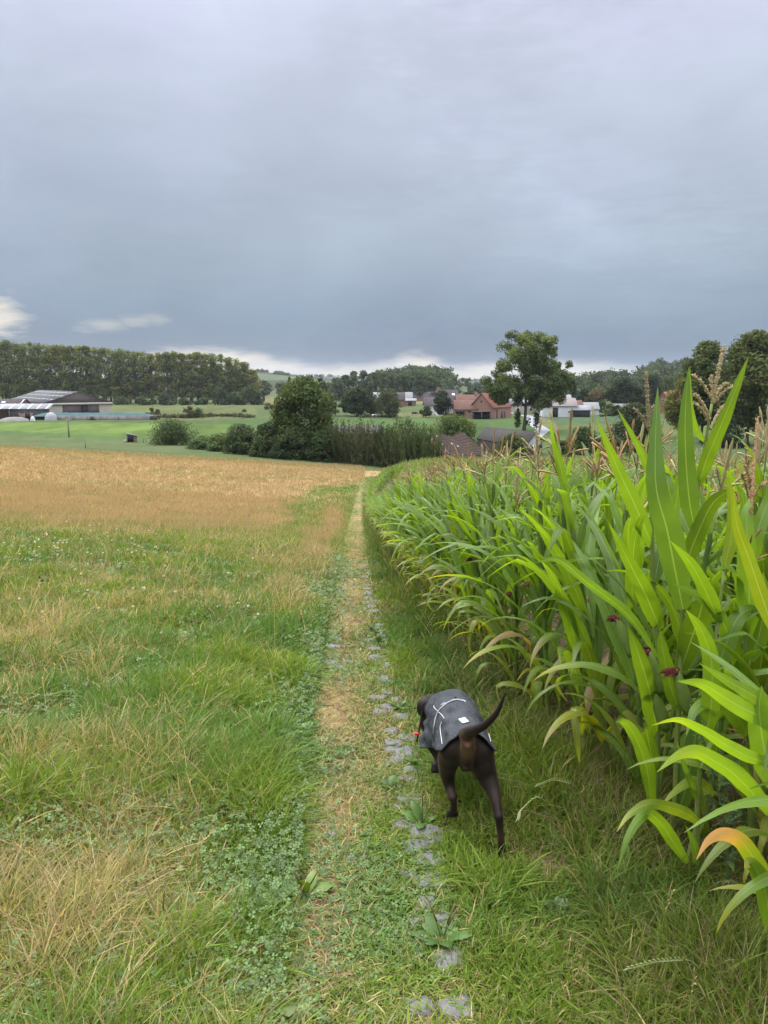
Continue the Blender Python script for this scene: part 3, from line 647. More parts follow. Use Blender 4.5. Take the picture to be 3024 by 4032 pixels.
class House:
    """gabled block: local x along the gable (width), local y along the ridge (length)"""
    def __init__(s, name, label, P, W, Ln, eave, ridge, rz, wall, roof, cat='building', group=None, z=None, over=.35, thick=.16):
        zz = z if z is not None else float(H(P[0], P[1]))
        s.root = thing(name, label, cat, (P[0], P[1], zz), rz, group); s.W, s.L, s.e, s.r = W, Ln, eave, ridge
        mb = MB(); b = -1.2; x = W / 2
        v = [(-x, 0, b), (x, 0, b), (x, 0, eave), (0, 0, ridge), (-x, 0, eave)]
        v = np.array(v + [(p[0], Ln, p[2]) for p in v], float)
        mb.add(v, [[0, 1, 2, 4], [6, 5, 9, 7], [0, 4, 9, 5], [1, 6, 7, 2]], [[2, 3, 4], [7, 9, 8]])
        mb.build('wall', wall, s.root)
        rf = MB(); sl = (ridge - eave) / x; ex = over
        for sg in (-1, 1):
            nx = 1
            a = [(0, -over, ridge), (sg * (x + ex), -over, eave - sl * ex), (sg * (x + ex), Ln + over, eave - sl * ex), (0, Ln + over, ridge)]
            lo = np.array(a) + (0, 0, .04); hi = lo + (0, 0, thick)
            V = np.vstack([lo, hi]); F = [[0, 1, 2, 3], [7, 6, 5, 4], [0, 4, 5, 1], [1, 5, 6, 2], [2, 6, 7, 3]]
            if sg < 0: F = [f[::-1] for f in F]
            U = np.array([(0, 0), (0, 1), (1, 1), (1, 0)] * 2, float) * [Ln, x]
            rf.add(V, F, uv=U[:, ::1])
        s.roof = rf.build('roof', roof, s.root, uv=True)
    def open(s, name, face, c, z0, w_, h_, m, d=.06, parent=None):
        mb = MB()
        if face == 'F': mb.box((c, -d / 2 - .003, z0 + h_ / 2), (w_, d, h_))
        elif face == 'B': mb.box((c, s.L + d / 2, z0 + h_ / 2), (w_, d, h_))
        elif face == 'R': mb.box((s.W / 2 + d / 2 + .003, c, z0 + h_ / 2), (d, w_, h_))
        else: mb.box((-s.W / 2 - d / 2 - .003, c, z0 + h_ / 2), (d, w_, h_))
        return mb.build(name, m, parent or s.root)
    def window(s, face, c, z0, w_, h_):
        f = s.open('window', face, c, z0, w_, h_, M_white_tr, .05)
        s.open('pane', face, c, z0 + .1, w_ - .2, h_ - .2, M_glass, .08, f)
    def skylight(s, side, y, t, w_=1.0, l_=1.2, m=None, name='skylight'):
        x = s.W / 2; sg = side; sl = (s.r - s.e) / x; z = s.r - (s.r - s.e) * t + .24
        mb = MB(); px = sg * x * t
        a = math.atan(sl); c_, s_ = math.cos(a), math.sin(a)
        v = []
        for dy in (-w_ / 2, w_ / 2):
            for dx in (-l_ / 2, l_ / 2):
                for dz in (0, .07): v.append((px + sg * dx * c_ + sg * dz * s_, y + dy, z - dx * s_ + dz * c_ - .02))
        mb.add(v, [[0, 1, 3, 2], [4, 6, 7, 5], [0, 4, 5, 1], [2, 3, 7, 6], [0, 2, 6, 4], [1, 5, 7, 3]])
        return mb.build(name, m or M_sky, s.roof)
    def chimney(s, y, w_=.8, h_=1.3, m=None):
        mb = MB(); mb.box((0, y, s.r + h_ / 2 - .4), (w_, w_, h_ + .4)); mb.box((0, y, s.r + h_ - .15), (w_ + .18, w_ + .18, .15)); return mb.build('chimney', m or M_brick, s.roof)
M_white_tr = mat('white_trim_mat', (.75, .75, .74), .5)
def px(u, Yd): return (u - 1512) / 2912 * (Yd * CP + (CAMZ + 11) * SP)

# left: big barn
Yb = 262; xl, xr = px(195, Yb), px(430, Yb)
rzb = math.atan2(.62, .785)
Wb = (xr - xl) * 1.02; cxb = (xl + xr) / 2; gb_ = 1.15
dirx = np.array([math.cos(rzb * .45), math.sin(rzb * .45)])
bn = House('barn', 'large barn with long grey roof striped by pale skylight bands', (-108.6, 266), 23, 54, 5.0, 8.7, rzb, M_cream, M_grey)
mb = MB(); x = bn.W / 2 - .3
mb.add([(-x, -.12, 5.0), (x, -.12, 5.0), (0, -.12, 8.45), (-x, -.02, 5.0), (x, -.02, 5.0), (0, -.02, 8.45)], [[0, 3, 4, 1], [1, 4, 5, 2], [2, 5, 3, 0]], [[0, 1, 2]]); mb.build('gable_cladding', M_brown, bn.root)
mb = MB(); mb.box((0, -.2, 4.55), (bn.W + .6, .3, .75)); mb.build('lintel', M_cream, bn.root)
bn.open('sliding_door', 'F', -2.6, -.5, 6.2, 4.6, M_brown, .1); bn.open('sliding_door', 'F', 4.9, -.5, 4.0, 4.6, M_brown, .1); bn.open('doorway', 'F', 1.7, -.5, 2.3, 4.6, M_dark, .08)
for k, t in enumerate((.18, .45, .75)):
    for y in np.arange(2, 54, 5.2): bn.skylight(-1, y, t, 4.0, .7, M_lightroof, 'roof_light')
h = House('stable', 'low stable with dark brown roof and two skylights in front of the barn', (px(20, 256), 257), 9, 20, 3.6, 6.3, math.pi / 2 - .1, M_brick2, M_slate)
h.root.location.x = px(118, 258); h.root.location.y = 256
h.skylight(1, 7, .35, 1.4, .9); h.skylight(1, 14, .35, 1.4, .9)
h.skylight(-1, 7, .4, 1.4, .9); h.skylight(-1, 13.2, .4, 1.4, .9)
h.skylight(-1, 0.3, .5, .35, 4.6, M_white, 'verge_board')
def leanto():
    root = thing('lean_to_shed', 'open fronted cattle shed with pale corrugated roof', 'shed', (px(195, 249), 249, -11), .03)
    Lx = 27; mb = MB(); v = [(-Lx, 0, 3.35), (0, 0, 3.35), (0, 4.5, 4.9), (-Lx, 4.5, 4.9)]; v = v + [(a, b, c + .12) for a, b, c in v]
    mb.add(v, [[3, 2, 1, 0], [4, 5, 6, 7], [0, 1, 5, 4], [1, 2, 6, 5], [3, 0, 4, 7]]); mb.build('roof', M_lightroof, root)
    for q in range(9):
        mb = MB(); x = -q * 3 - 1.2; mb.add([(x, -.02, 3.49), (x + .45, -.02, 3.49), (x + .45, 4.5, 5.04), (x, 4.5, 5.04)], [[0, 1, 2, 3]]); mb.build('roof_light', M_white, root)
    mb = MB(); mb.box((-6.5, .6, 1.4), (12.8, .2, 3.9)); mb.build('cladding', M_dgreen, root)
    mb = MB(); mb.box((-20, 4.2, 1.5), (14, .2, 4.5)); mb.build('back_wall', M_dark, root)
    for q in range(5): mb = MB(); mb.box((-13.2 - q * 3.3, .3, 1.4), (.25, .25, 4)); mb.build('post', M_wood, root)
leanto()
def silage():
    g0, g1 = px(85, 243), px(600, 246)
    root = thing('silage_wall', 'long grey concrete panel wall of the silage clamp', 'wall', ((g0 + g1) / 2, 243, -11)); Ln = g1 - g0
    mb = MB(); mb.box((4, 0, .2), (Ln - 8, .3, 2.6)); mb.build('wall_panel', M_conc, root)
    for q in range(16): mb = MB(); mb.box((-Ln / 2 + 8 + q * (Ln - 8) / 15.2, -.24, .2), (.3, .2, 2.5)); mb.build('post', M_conc, root)
    rt = MB(); xs = np.linspace(-15, 26, 46); ys = np.linspace(.3, 9, 8); gxx, gyy = np.meshgrid(xs, ys)
    zz = 1.2 + 1.0 * np.sin((gyy - .3) / 8.7 * math.pi) ** .6 * smooth(-15, -11, gxx) * smooth(26, 20, gxx) + .22 * (fbm(gxx * .5 + 9, gyy * .5) - .5)
    V = np.c_[gxx.ravel(), gyy.ravel(), zz.ravel()]; i = np.arange(7)[:, None] * 46; j = np.arange(45)[None]
    F = np.stack([i + j, i + j + 1, i + j + 47, i + j + 46], -1).reshape(-1, 4)
    M_tarp = mat('tarp_mat', (.03, .075, .08), .9, c2=(.06, .11, .12), nscale=.35, spec=.15)
    o = mk('tarpaulin', V, [F], M_tarp, None, loc=((g0 + g1) / 2 - 4, 243, -11), smooth=True); tag(o, 'blue green tarpaulin covering the silage behind the concrete wall', 'tarpaulin')
silage()
def heap(name, label, cat, u, v, w_, h_, m, Yd=241.5):
    p = at(u, v, Yd); th = np.linspace(0, math.pi, 9); mb = MB()
    for k in range(4):
        pass
    a = np.linspace(0, 2 * math.pi, 14, endpoint=False); V = []
    for q in (0, .35, .7, .95): V += [(math.cos(t) * w_ / 2 * math.cos(q * 1.5), math.sin(t) * w_ / 2 * math.cos(q * 1.5), h_ * math.sin(q * 1.57)) for t in a]
    V.append((0, 0, h_)); F = [[r * 14 + k, r * 14 + (k + 1) % 14, (r + 1) * 14 + (k + 1) % 14, (r + 1) * 14 + k] for r in range(3) for k in range(14)]
    o = mk(name, V, [F, [[42 + k, 42 + (k + 1) % 14, 56] for k in range(14)]], m, None, smooth=True, loc=(p[0], Yd, float(H(p[0], Yd)) - .05)); tag(o, label, cat)
heap('silage_heap', 'white sheeted heap standing behind the small tree at the silage wall', 'heap', 200, 1635, 4.0, 2.6, M_lightroof, 242.2)
heap('feed_heap', 'low pale plastic sheeted heap at the left end of the silage wall', 'heap', 55, 1640, 9, 1.3, M_conc, 238)
heap('silage_bale', 'small white wrapped bale standing before the brown gate', 'bale', 128, 1640, 1.5, 1.5, M_white, 238)
def gate(u, label, w_=3.6):
    p = at(u, 1635, 240.5); root = thing('yard_gate', label, 'gate', (p[0], 240.5, -11))
    for k in (-1, 1): mb = MB(); mb.box((k * w_ / 2, 0, 1), (.2, .2, 3)); mb.build('post', M_wood, root)
    mb = MB(); mb.box((0, 0, 1.0), (w_ - .2, .12, 2.4)); mb.build('gate_panel', bmat('rust_panel', (.2, .13, .09), (.13, .09, .07), 1) if 'rust_panel' not in bpy.data.materials else bpy.data.materials['rust_panel'], root)
gate(98, 'brown boarded gate beside the silage wall, left one'); gate(112, 'brown boarded gate beside the silage wall, right one', 2.4)

# small shed, block, poles
g = ground(520, 1742)
root = thing('field_shelter', 'small weathered wooden shelter with slanted roof in the green field', 'shelter', tuple(g), .25)
mb = MB(); mb.add([(-.95, 0, -.2), (.95, 0, -.2), (.95, 0, 1.25), (-.95, 0, 1.75), (-.95, 1.3, -.2), (.95, 1.3, -.2), (.95, 1.3, 1.25), (-.95, 1.3, 1.75)], [[0, 1, 2, 3], [5, 4, 7, 6], [1, 5, 6, 2], [4, 0, 3, 7]]); mb.build('wall', M_wood, root)
mb = MB(); mb.add([(-1.1, -.15, 1.81), (1.1, -.15, 1.24), (1.1, 1.45, 1.24), (-1.1, 1.45, 1.81), (-1.1, -.15, 1.89), (1.1, -.15, 1.32), (1.1, 1.45, 1.32), (-1.1, 1.45, 1.89)], [[3, 2, 1, 0], [4, 5, 6, 7], [0, 1, 5, 4], [1, 2, 6, 5], [2, 3, 7, 6], [3, 0, 4, 7]]); mb.build('roof', M_conc, root)
mb = MB(); mb.box((-.25, -.03, .75), (1.15, .06, 1.3)); mb.build('opening', M_dark, root)
g = ground(495, 1741); mb = MB(); mb.box((0, 0, .2), (.6, .5, .5)); mb.box((0, 0, .47), (.45, .35, .1)); o = mb.build('salt_block', M_cream, None, loc=tuple(g)); tag(o, 'small cream block standing left of the wooden shelter', 'block')
def fpost(u, v, label, h_=1.1, m=M_wood, r=.07):
    g = ground(u, v); mb = MB(); mb.tube([(0, 0, -.3), (0, .02, h_), (0, .02, h_ + .04)], [r, r * .9, r * .3], 6); o = mb.build('fence_post', m, None, loc=tuple(g)); tag(o, label, 'post', 'fence posts')
fpost(565, 1746, 'dark stake right of the wooden shelter'); fpost(586, 1750, 'yellowish stake right of the dark stake', 1.0, M_cream)
fpost(337, 1764, 'lone short stake at the far edge of the straw field', .8)
def pole(u, vtop, vbase, label, lamp=False, r=.14, m=M_wood):
    g = ground(u, vbase) if vbase else None; 
    if g is None: x = at(u, 1750, 103)[0]; g = np.array([x, 103, float(H(x, 103))])
    Ht = at(u, vtop, g[1])[2] - g[2]; root = thing('utility_pole', label, 'pole', tuple(g))
    mb = MB(); mb.tube([(0, 0, -.5), (0, 0, Ht * .5), (0, 0, Ht)], [r * 1.2, r, r * .75], 8); mb.build('post', m, root, smooth=True)
    if lamp:
        mb = MB(); mb.tube([(0, 0, Ht), (0, 0, Ht + .12), (0, 0, Ht + .3), (0, 0, Ht + .42)], [.14, .24, .22, .08], 10); mb.build('lamp_head', M_white_tr, root, smooth=True)
    else:
        for k in (-.3, .3): mb = MB(); mb.tube([(k, 0, Ht - .25), (k, 0, Ht - .05)], [.06, .05], 6); mb.build('insulator', M_white_tr, root)
        mb = MB(); mb.box((0, 0, Ht - .3), (.9, .1, .1)); mb.build('crossarm', m, root)
pole(272, 1650, 1722, 'slim grey wooden pole standing in the bright crop field', r=.15)
pole(2172, 1700, None, 'dark wooden pole with a white lamp cap beside the grey barn', True, r=.16, m=bmat('dark_pole_mat', (.09, .085, .08)))

# farmhouse group
Yf = 255
f1 = House('farmhouse', 'brick farmhouse range with long dull red tiled roof', (px(1975, Yf + 14), Yf + 14), 8.5, 16.5, 3.6, 7.6, math.pi / 2, M_brick, M_tile2)
f1.chimney(2.0); f1.chimney(9.6); f1.skylight(1, 15, .55, 1.3, .9); f1.skylight(-1, 14.2, .65, 1.3, .9)
for k in (3, 8, 13): f1.window('L', k, 1, 1.1, 1.3)
f2 = House('brick_barn', 'brick barn wing with bright orange red roof and broad plain gable', (px(1893, Yf), Yf - 1), 8.6, 14, 3.9, 8.4, -.62, M_brick, M_tile)
f2.open('doorway', 'R', 3.2, -.6, .7, 3.6, M_dark); f2.open('barn_door', 'R', 7.0, -.6, 1.8, 3.0, M_brown); f2.open('barn_door', 'R', 9.2, -.6, .9, 2.8, M_brown); f2.open('loft_opening', 'F', 0, 5.4, .5, .6, M_dark)
f3 = House('brick_outbuilding', 'lower brick outbuilding joined to the left of the barn gable', (px(1876, Yf + 1), Yf + 3), 7.0, 7.6, 3.1, 5.9, math.pi / 2, M_brick, M_tile2)
f3.open('vent', 'L', 2.6, 2.0, .9, .35, M_dark); f3.open('vent', 'L', 5.0, 2.0, .9, .35, M_dark)
root = thing('lean_to_shed', 'low rusty roofed lean-to against the barn gable', 'shed', (px(1893, Yf - 4), Yf - 5.2, -11), -.05)
mb = MB(); mb.box((0, 0, 2.6), (6.4, 3.2, .16)); mb.build('roof', M_tile2, root)
mb = MB(); mb.box((0, 1.2, 1.0), (6.0, .15, 3)); mb.build('back_wall', M_dark, root)
for k in (-2.9, 0, 2.9): mb = MB(); mb.box((k, -1.3, 1.1), (.2, .2, 2.9)); mb.build('post', M_wood, root)
root = thing('lean_to_shed', 'small dark shelter at the left corner of the farmhouse', 'shed', (px(1807, Yf + 2), Yf - 1, -11))
mb = MB(); mb.box((0, 0, 2.5), (3.2, 3, .15), 0); mb.build('roof', M_slate, root); mb = MB(); mb.box((0, .5, .9), (2.6, 1.5, 2.9)); mb.build('wall', M_dark, root)
wh = House('white_house', 'narrow white house with steep dark roof and two roof windows', (px(1800, 275), 276), 8.5, 7.5, 5.4, 9.2, math.pi / 2, M_white, M_slate)
wh.chimney(7.0); wh.skylight(-1, 1.6, .45, 1.0, 1.1); wh.skylight(-1, 5.4, .45, 1.0, 1.1); wh.skylight(1, 1.6, .45, 1.0, 1.1); wh.skylight(1, 5.4, .45, 1.0, 1.1)
for a, b in ((1.5, 3.2), (4.5, 3.2), (1.5, .6), (4.5, .6)): wh.window('L', a, b, 1.1, 1.2); wh.window('R', a, b, 1.1, 1.2)
w2 = House('white_house', 'white wall of a house mostly hidden behind the dark narrow tree', (px(1760, 290), 290), 7, 9, 3.4, 6.2, math.pi / 2, M_white, M_slate)
for a in (1.5, 4.5, 7.5): w2.window('L', a, 1.1, 1.1, 1.2)
def wall_low(name, label, u0, u1, v, h_, m, cat='wall'):
    a, b = ground(u0, v), ground(u1, v); c_ = (a + b) / 2; d_ = b - a
    mb = MB(); n = max(int(np.hypot(d_[0], d_[1]) / 1.2), 3)
    for k in range(n):
        t = (k + .5) / n - .5; mb.box((d_[0] * t, d_[1] * t, h_ / 2 - .3 + R.uniform(-.05, .08)), (np.hypot(d_[0], d_[1]) / n * .995, .3, h_ + .6), math.atan2(d_[1], d_[0]))
    o = mb.build(name, m, None, loc=tuple(c_)); return tag(o, label, cat)
wall_low('garden_wall', 'rough stone wall left of the farmhouse', 1762, 1798, 1638, 1.5, M_conc)
# small houses by the central wood
a = House('bungalow', 'long pale roofed bungalow between the willow and the central wood', (px(1622, 430), 430), 9, 22, 3.0, 6.0, math.pi / 2, M_white, M_lightroof)
for k in (3, 8, 13, 18): a.window('L', k, 1, 1.8, 1.2)
House('brick_shed', 'red brick shed with grey roof beside the willow', (px(1592, 372), 372), 10, 11, 3.4, 7.0, math.pi / 2, M_brick2, M_slate).window('L', 5, 1.2, 1.5, 1.2)
House('brick_shed', 'small brick outbuilding with white roof below the bungalow', (px(1637, 385), 385), 6, 8.5, 2.6, 3.6, math.pi / 2, M_brick2, M_lightroof).open('doorway', 'L', 3, 0, 2, 2.1, M_dark)
House('brick_cottage', 'brick cottage with slate roof right of the yellow field', (px(1714, 470), 470), 8, 17, 2.6, 5.6, math.pi / 2, M_brick2, M_slate).window('L', 5, 1.0, 1.5, 1.2)
# white farm sheds right
Yw = 264
ws = House('white_shed', 'long white farm shed with brownish grey roof and open bay', (px(2270, Yw), Yw + 4), 8, 11.5, 3.9, 6.4, math.pi / 2, M_white, bmat('taupe_roof', (.34, .29, .28), (.27, .24, .235), .5))
ws.open('open_bay', 'L', 7.6, -.6, 1.9, 3.9, M_dark); ws.chimney(4.4, .6, 1.2, M_white); ws.window('L', 2.5, 1.5, 1.2, .9)
l2 = House('open_shed', 'low open fronted shed with light roof at the right end of the white farm', (px(2322, Yw), Yw + 2), 5, 6.0, 2.5, 3.9, math.pi / 2, M_dgreen, M_lightroof)
l2.open('open_bay', 'L', 3, -.6, 5.2, 2.5, M_dark)
b3 = House('barn', 'pale grey roofed barn rising behind the white farm shed', (px(2245, Yw + 26), Yw + 28), 10, 13, 4.4, 7.2, math.pi / 2, M_cream, M_lightroof); b3.open('doorway', 'L', 6, 0, 2.5, 3.0, M_dark)
b4 = House('brick_shed', 'brown roofed low building between the white farm and the garden shed', (px(2290, Yw + 18), Yw + 20), 7, 9, 3.2, 5.2, math.pi / 2, M_white, M_tile2); b4.window('L', 2, 1.2, 1.2, 1)
b5 = House('garden_shed', 'small white garden shed with pale roof beyond the farm', (px(2350, 285), 285), 5, 9.5, 2.2, 4.4, math.pi / 2, M_white, M_lightroof); b5.window('L', 4, .9, 1.2, .8)
b6 = House('white_house', 'white building glimpsed behind the trunk of the tall tree', (px(2150, 300), 300), 8, 17, 3.4, 6.4, math.pi / 2, M_cream, M_lightroof)
for k in (3, 7, 12): b6.window('L', k, 1, 1.2, 1.2)
b7 = House('timber_shed', 'weathered low shed under the dark trees on the right', (px(2472, 300), 300), 5, 7, 2.2, 3.4, math.pi / 2, M_wood, M_conc); b7.open('doorway', 'L', 3, 0, 2, 1.9, M_dark)
b8 = House('brick_house', 'brick house with salmon red roof between dark trees', (px(2616, 290), 292), 7, 12, 4.6, 8.2, -.95, M_brick2, bmat('salmon_roof', (.36, .15, .13), (.30, .12, .105), .5))
for k in (3, 7, 11): b8.window('R', k, 2.2, 1.2, 1.4)
b8.window('F', 0, 4.5, 1.2, 1.3)
wall_low('retaining_wall', 'pale retaining wall under the red roofed house', 2605, 2690, 1626, 1.8, M_conc)
# houses far behind the poplars
a = House('bungalow', 'low white house glimpsed between the poplar trunks', (px(800, 560), 560), 9, 26, 3.5, 6.5, math.pi / 2, M_white, M_lightroof); a.window('L', 8, 1, 2, 1.4); a.window('L', 16, 1, 2, 1.4)
a = House('brick_house', 'pinkish house wall glimpsed left of the white one behind the poplars', (px(695, 560), 560), 8, 8, 5, 8, math.pi / 2, M_brick, M_tile2); a.window('L', 4, 1, 1.5, 1.4)

# near farm roofs beyond the maize
M_oldtile = corrugated('old_tile_roof_mat', (.045, .027, .020), (.026, .018, .015), .45, .8)
M_mossroof = bmat('mossy_roof_mat', (.05, .047, .044), (.034, .032, .03), 1.2)
def brown_barn():
    # corners read off the photo at plausible depths
    gA = at(1712, 1707, 97); gB = at(1828, 1704, 106); eA = at(1768, 1790, 90); eB = at(1925, 1790, 99)
    root = thing('tiled_barn', 'sagging old barn with dark brown tiled roof and red brick gable', 'building', (gA[0], gA[1], float(H(gA[0], gA[1]))))
    o0 = np.array(root.location)
    n = 24; m_ = 10; V = []; U = []
    for i in range(n + 1):
        a = i / n; rp = gA * (1 - a) + gB * a; ep = eA * (1 - a) + eB * a
        rp = rp - [0, 0, .28 * math.sin(a * math.pi * 1.0) ** 2 * (1 if a < .8 else .4) - .1 * math.sin(a * 9)]
        for j in range(m_ + 1):
            b = j / m_; p = rp * (1 - b) + ep * b; p = p + [0, 0, -.12 * math.sin(b * math.pi) + .035 * math.sin(a * 40 + j)]
            V.append(p - o0); U.append((b * 6, a * 9))
    back = (gA - eA) * [1, 1, 0]
    V2 = []
    for i in range(n + 1):
        a = i / n; rp = V[i * (m_ + 1)] ; ep = np.array(rp) + back + [0, 0, (eA[2] - gA[2])]
        V2 += [rp, ep]
    F = [[i * (m_ + 1) + j, (i + 1) * (m_ + 1) + j, (i + 1) * (m_ + 1) + j + 1, i * (m_ + 1) + j + 1] for i in range(n) for j in range(m_)]
    off = len(V); F += [[off + i * 2, off + i * 2 + 1, off + i * 2 + 3, off + i * 2 + 2] for i in range(n)]
    rf = mk('roof', V + V2, [F], M_oldtile, root, uv=np.array(U + [(0, 0)] * len(V2)), smooth=True)
    for a, b in ((.3, .45), (.42, .52)):
        i = int(a * n); j = int(b * m_); p = np.array(V[i * (m_ + 1) + j]); q = np.array(V[(i + 1) * (m_ + 1) + j]); r3 = np.array(V[i * (m_ + 1) + j + 1])
        d1 = (q - p) * .8; d2 = (r3 - p) * .7; up = np.array([-.02, -.08, .06])
        mk('skylight', [p + up, p + d1 + up, p + d1 + d2 + up, p + d2 + up], [[[0, 1, 2, 3]]], M_sky, rf)
    # gable wall
    bk = np.array(V2[1]); z0 = -2.0
    gw = [np.array([eA[0] - o0[0], eA[1] - o0[1], z0]), eA - o0 - [0, 0, .08], np.array([0, 0, -.08]) + (gA - o0), bk - [0, 0, .08], np.array([bk[0], bk[1], z0])]
    dv = (gB - gA) * [1, 1, 0]; dv = dv / np.linalg.norm(dv) * .3
    Vg = np.array(gw + [p + dv for p in gw]) + dv * .15
    mk('brick_gable', Vg, [[[0, 1, 6, 5], [1, 2, 7, 6], [2, 3, 8, 7], [3, 4, 9, 8]], [[0, 2, 1], [0, 4, 2], [4, 3, 2], [5, 6, 7], [5, 7, 9], [9, 7, 8]]], M_brick2, root)
    vb_ = MB(); vb_.tube([gw[1] + [0, -.05, .12], gw[2] + [0, -.05, .12]], .1, 4); vb_.build('verge', M_conc, root)
    e0, e1 = eA - o0, eB - o0; ins = np.array([.1, .5, 0])
    mb = MB(); mb.add([e0 * [1, 1, 0] + ins + [0, 0, z0], e1 * [1, 1, 0] + ins + [0, 0, z0], e1 + ins - [0, 0, .15], e0 + ins - [0, 0, .15]], [[0, 1, 2, 3]])
    mb.add([e1 * [1, 1, 0] + ins + [0, 0, z0], (e1 + back * 2) * [1, 1, 0] + [0, 0, z0], (e1 + back * 2) * [1, 1, 1] - [0, 0, .15], e1 + ins - [0, 0, .15]], [[0, 1, 2, 3]]); mb.build('wall', bmat('plaster_mat', (.28, .2, .15)), root)
brown_barn()
def grey_barn():
    r0 = at(1921, 1694, 131); r1 = at(2106, 1704, 118); eL = at(1880, 1735, 126); eN = at(2060, 1758, 111)
    root = thing('grey_barn', 'grey roofed barn with whitish boarded gable facing the maize', 'building', (r1[0], r1[1], float(H(r1[0], r1[1])))); o0 = np.array(root.location)
    eR = at(2136, 1745, 119.5)
    back = np.array([eR[0] - r1[0], eR[1] - r1[1], 0]); eRz = eN[2]
    r0, r1, eL, eN = r0 - o0, r1 - o0, eL - o0, eN - o0; r0[2] = r1[2]; eL[2] = eN[2]
    bR1 = r1 + back; bR1[2] = eN[2]; bR0 = r0 + back; bR0[2] = eN[2]
    up = np.array([0, 0, .15]); al = (r1 - r0) * [1, 1, 0]; al = al / np.linalg.norm(al); ov = al * .5
    V = [r0 - ov, r1 + ov, eN + ov + [0, 0, -.1], eL - ov + [0, 0, -.1], bR1 + ov, bR0 - ov]; V = V + [p + up for p in V]
    mk('roof', V, [[[0, 3, 2, 1], [0, 1, 4, 5], [6, 7, 8, 9], [6, 11, 10, 7], [1, 2, 8, 7], [1, 7, 10, 4], [2, 3, 9, 8], [0, 6, 9, 3], [5, 11, 6, 0], [4, 10, 11, 5]]], M_mossroof, root)
    z0 = -2.; dn = lambda p, z: np.array([p[0], p[1], z])
    zm = eN[2] - .35
    mk('gable_boards', [dn(eN, zm), dn(bR1, zm), bR1 - [0, 0, .05], r1 - [0, 0, .05], eN - [0, 0, .05], ], [[[0, 1, 2, 4]], [[4, 2, 3]]], bmat('white_board_mat', (.40, .42, .44), (.30, .33, .35), 2.5, stretch=(5, 5, .3)), root)
    mk('wall', [dn(eL, z0), dn(eN, z0), dn(eN, zm), dn(eN, eN[2] - .1), dn(eL, eN[2] - .1), dn(bR1, z0), dn(bR1, zm), dn(bR0, z0), dn(bR0, eN[2] - .1)], [[[0, 1, 3, 4], [1, 5, 6, 2], [7, 0, 4, 8]]], M_brown, root)
grey_barn()
# corrugated roof behind the osiers
p = at(1390, 1682, 112); root = thing('corrugated_shed', 'shed with pale corrugated roof just showing over the osier bushes', 'shed', (p[0], 112, float(H(p[0], 112))), .03)
Lx = 8.2; zt = at(1390, 1676, 112)[2] - root.location.z
mb = MB(); nn = 60; xs = np.linspace(-Lx / 2, Lx / 2, nn); V = []
for k, x in enumerate(xs):
    for t in (0, .25, .5, .75, 1): V.append((x, -2 + t * 2, zt - 1.1 + t * 1.1 + .05 * math.sin(t * 19) + .01 * (k % 2)))
F = [[k * 5 + j, (k + 1) * 5 + j, (k + 1) * 5 + j + 1, k * 5 + j + 1] for k in range(nn - 1) for j in range(4)]
mk('roof', V, [F], M_grey, root); mb.box((0, .1, (zt - .3) / 2 - .5), (Lx - .3, .2, zt - .2)); mb.box((0, -1.8, (zt - 1.2) / 2 - .5), (Lx - .3, .2, zt - 1.1)); mb.build('wall', M_wood, root)

# vehicles
def car(label, u, v, rz, colr, pickup=False, ln=4.3):
    g = ground(u, v); root = thing('pickup_truck' if pickup else 'parked_car', label, 'pickup' if pickup else 'car', tuple(g), rz)
    M = mat('paint_%d' % u, colr, .25, spec=.6); x = ln / 2
    prof = [(-x, .45), (-x, .85), (-x + .5, .98), (-x + 1.3, 1.02), (x - .05, 1.0), (x, .8), (x, .4)] if pickup else [(-x, .45), (-x, .8), (-x + .25, .95), (-x + 1.1, 1.0), (x - .5, 1.02), (x - .05, .9), (x, .45)]
    cab = [(-x + 1.1, 1.0), (-x + 1.7, 1.62), (.35 if pickup else x - 1.1, 1.68), (.75 if pickup else x - .25, 1.02)]
    def ext(pl, w_, name, m, par):
        n = len(pl); V = [(a, -w_, b) for a, b in pl] + [(a, w_, b) for a, b in pl]
        me = bpy.data.meshes.new(name); me.from_pydata(V, [], [list(range(n)), list(range(2 * n - 1, n - 1, -1))] + [[(k + 1) % n, k, k + n, (k + 1) % n + n] for k in range(n)]); me.materials.append(m)
        o = bpy.data.objects.new(name, me); COL.objects.link(o); o.parent = par; return o
    ext(prof, .88, 'body', M, root); ext(cab, .76, 'cabin', M, root)
    c2 = [(a * .97 + .02, b - .03 if b > 1.3 else b + .06) for a, b in cab]; ext(c2, .775, 'window', M_glass, root)
    for a in (-x + .8, x - .8):
        for b in (-.8, .8):
            mb = MB(); mb.tube([(a, b - .1, .33), (a, b + .1, .33)], [.33, .33], 12); wl = mb.build('wheel', M_dark, root)
            mb = MB(); s_ = 1 if b > 0 else -1; mb.tube([(a, b + .1 * s_, .33), (a, b + .13 * s_, .33)], [.2, .18], 10); mb.build('rim', M_lightroof, wl)
    for b in (-.6, .6): mb = MB(); mb.box((-x - .02, b, .75), (.06, .3, .15)); mb.build('headlight', M_white_tr, root)
car('grey blue pickup parked behind the brick barn', 1978, 1637, .1, (.16, .2, .24), True, 4.8)
car('white car parked beside the grey blue pickup', 1996, 1634, .3, (.65, .68, .7))
car('dark car parked in front of the white farm shed', 2150, 1637, .05, (.03, .035, .05))

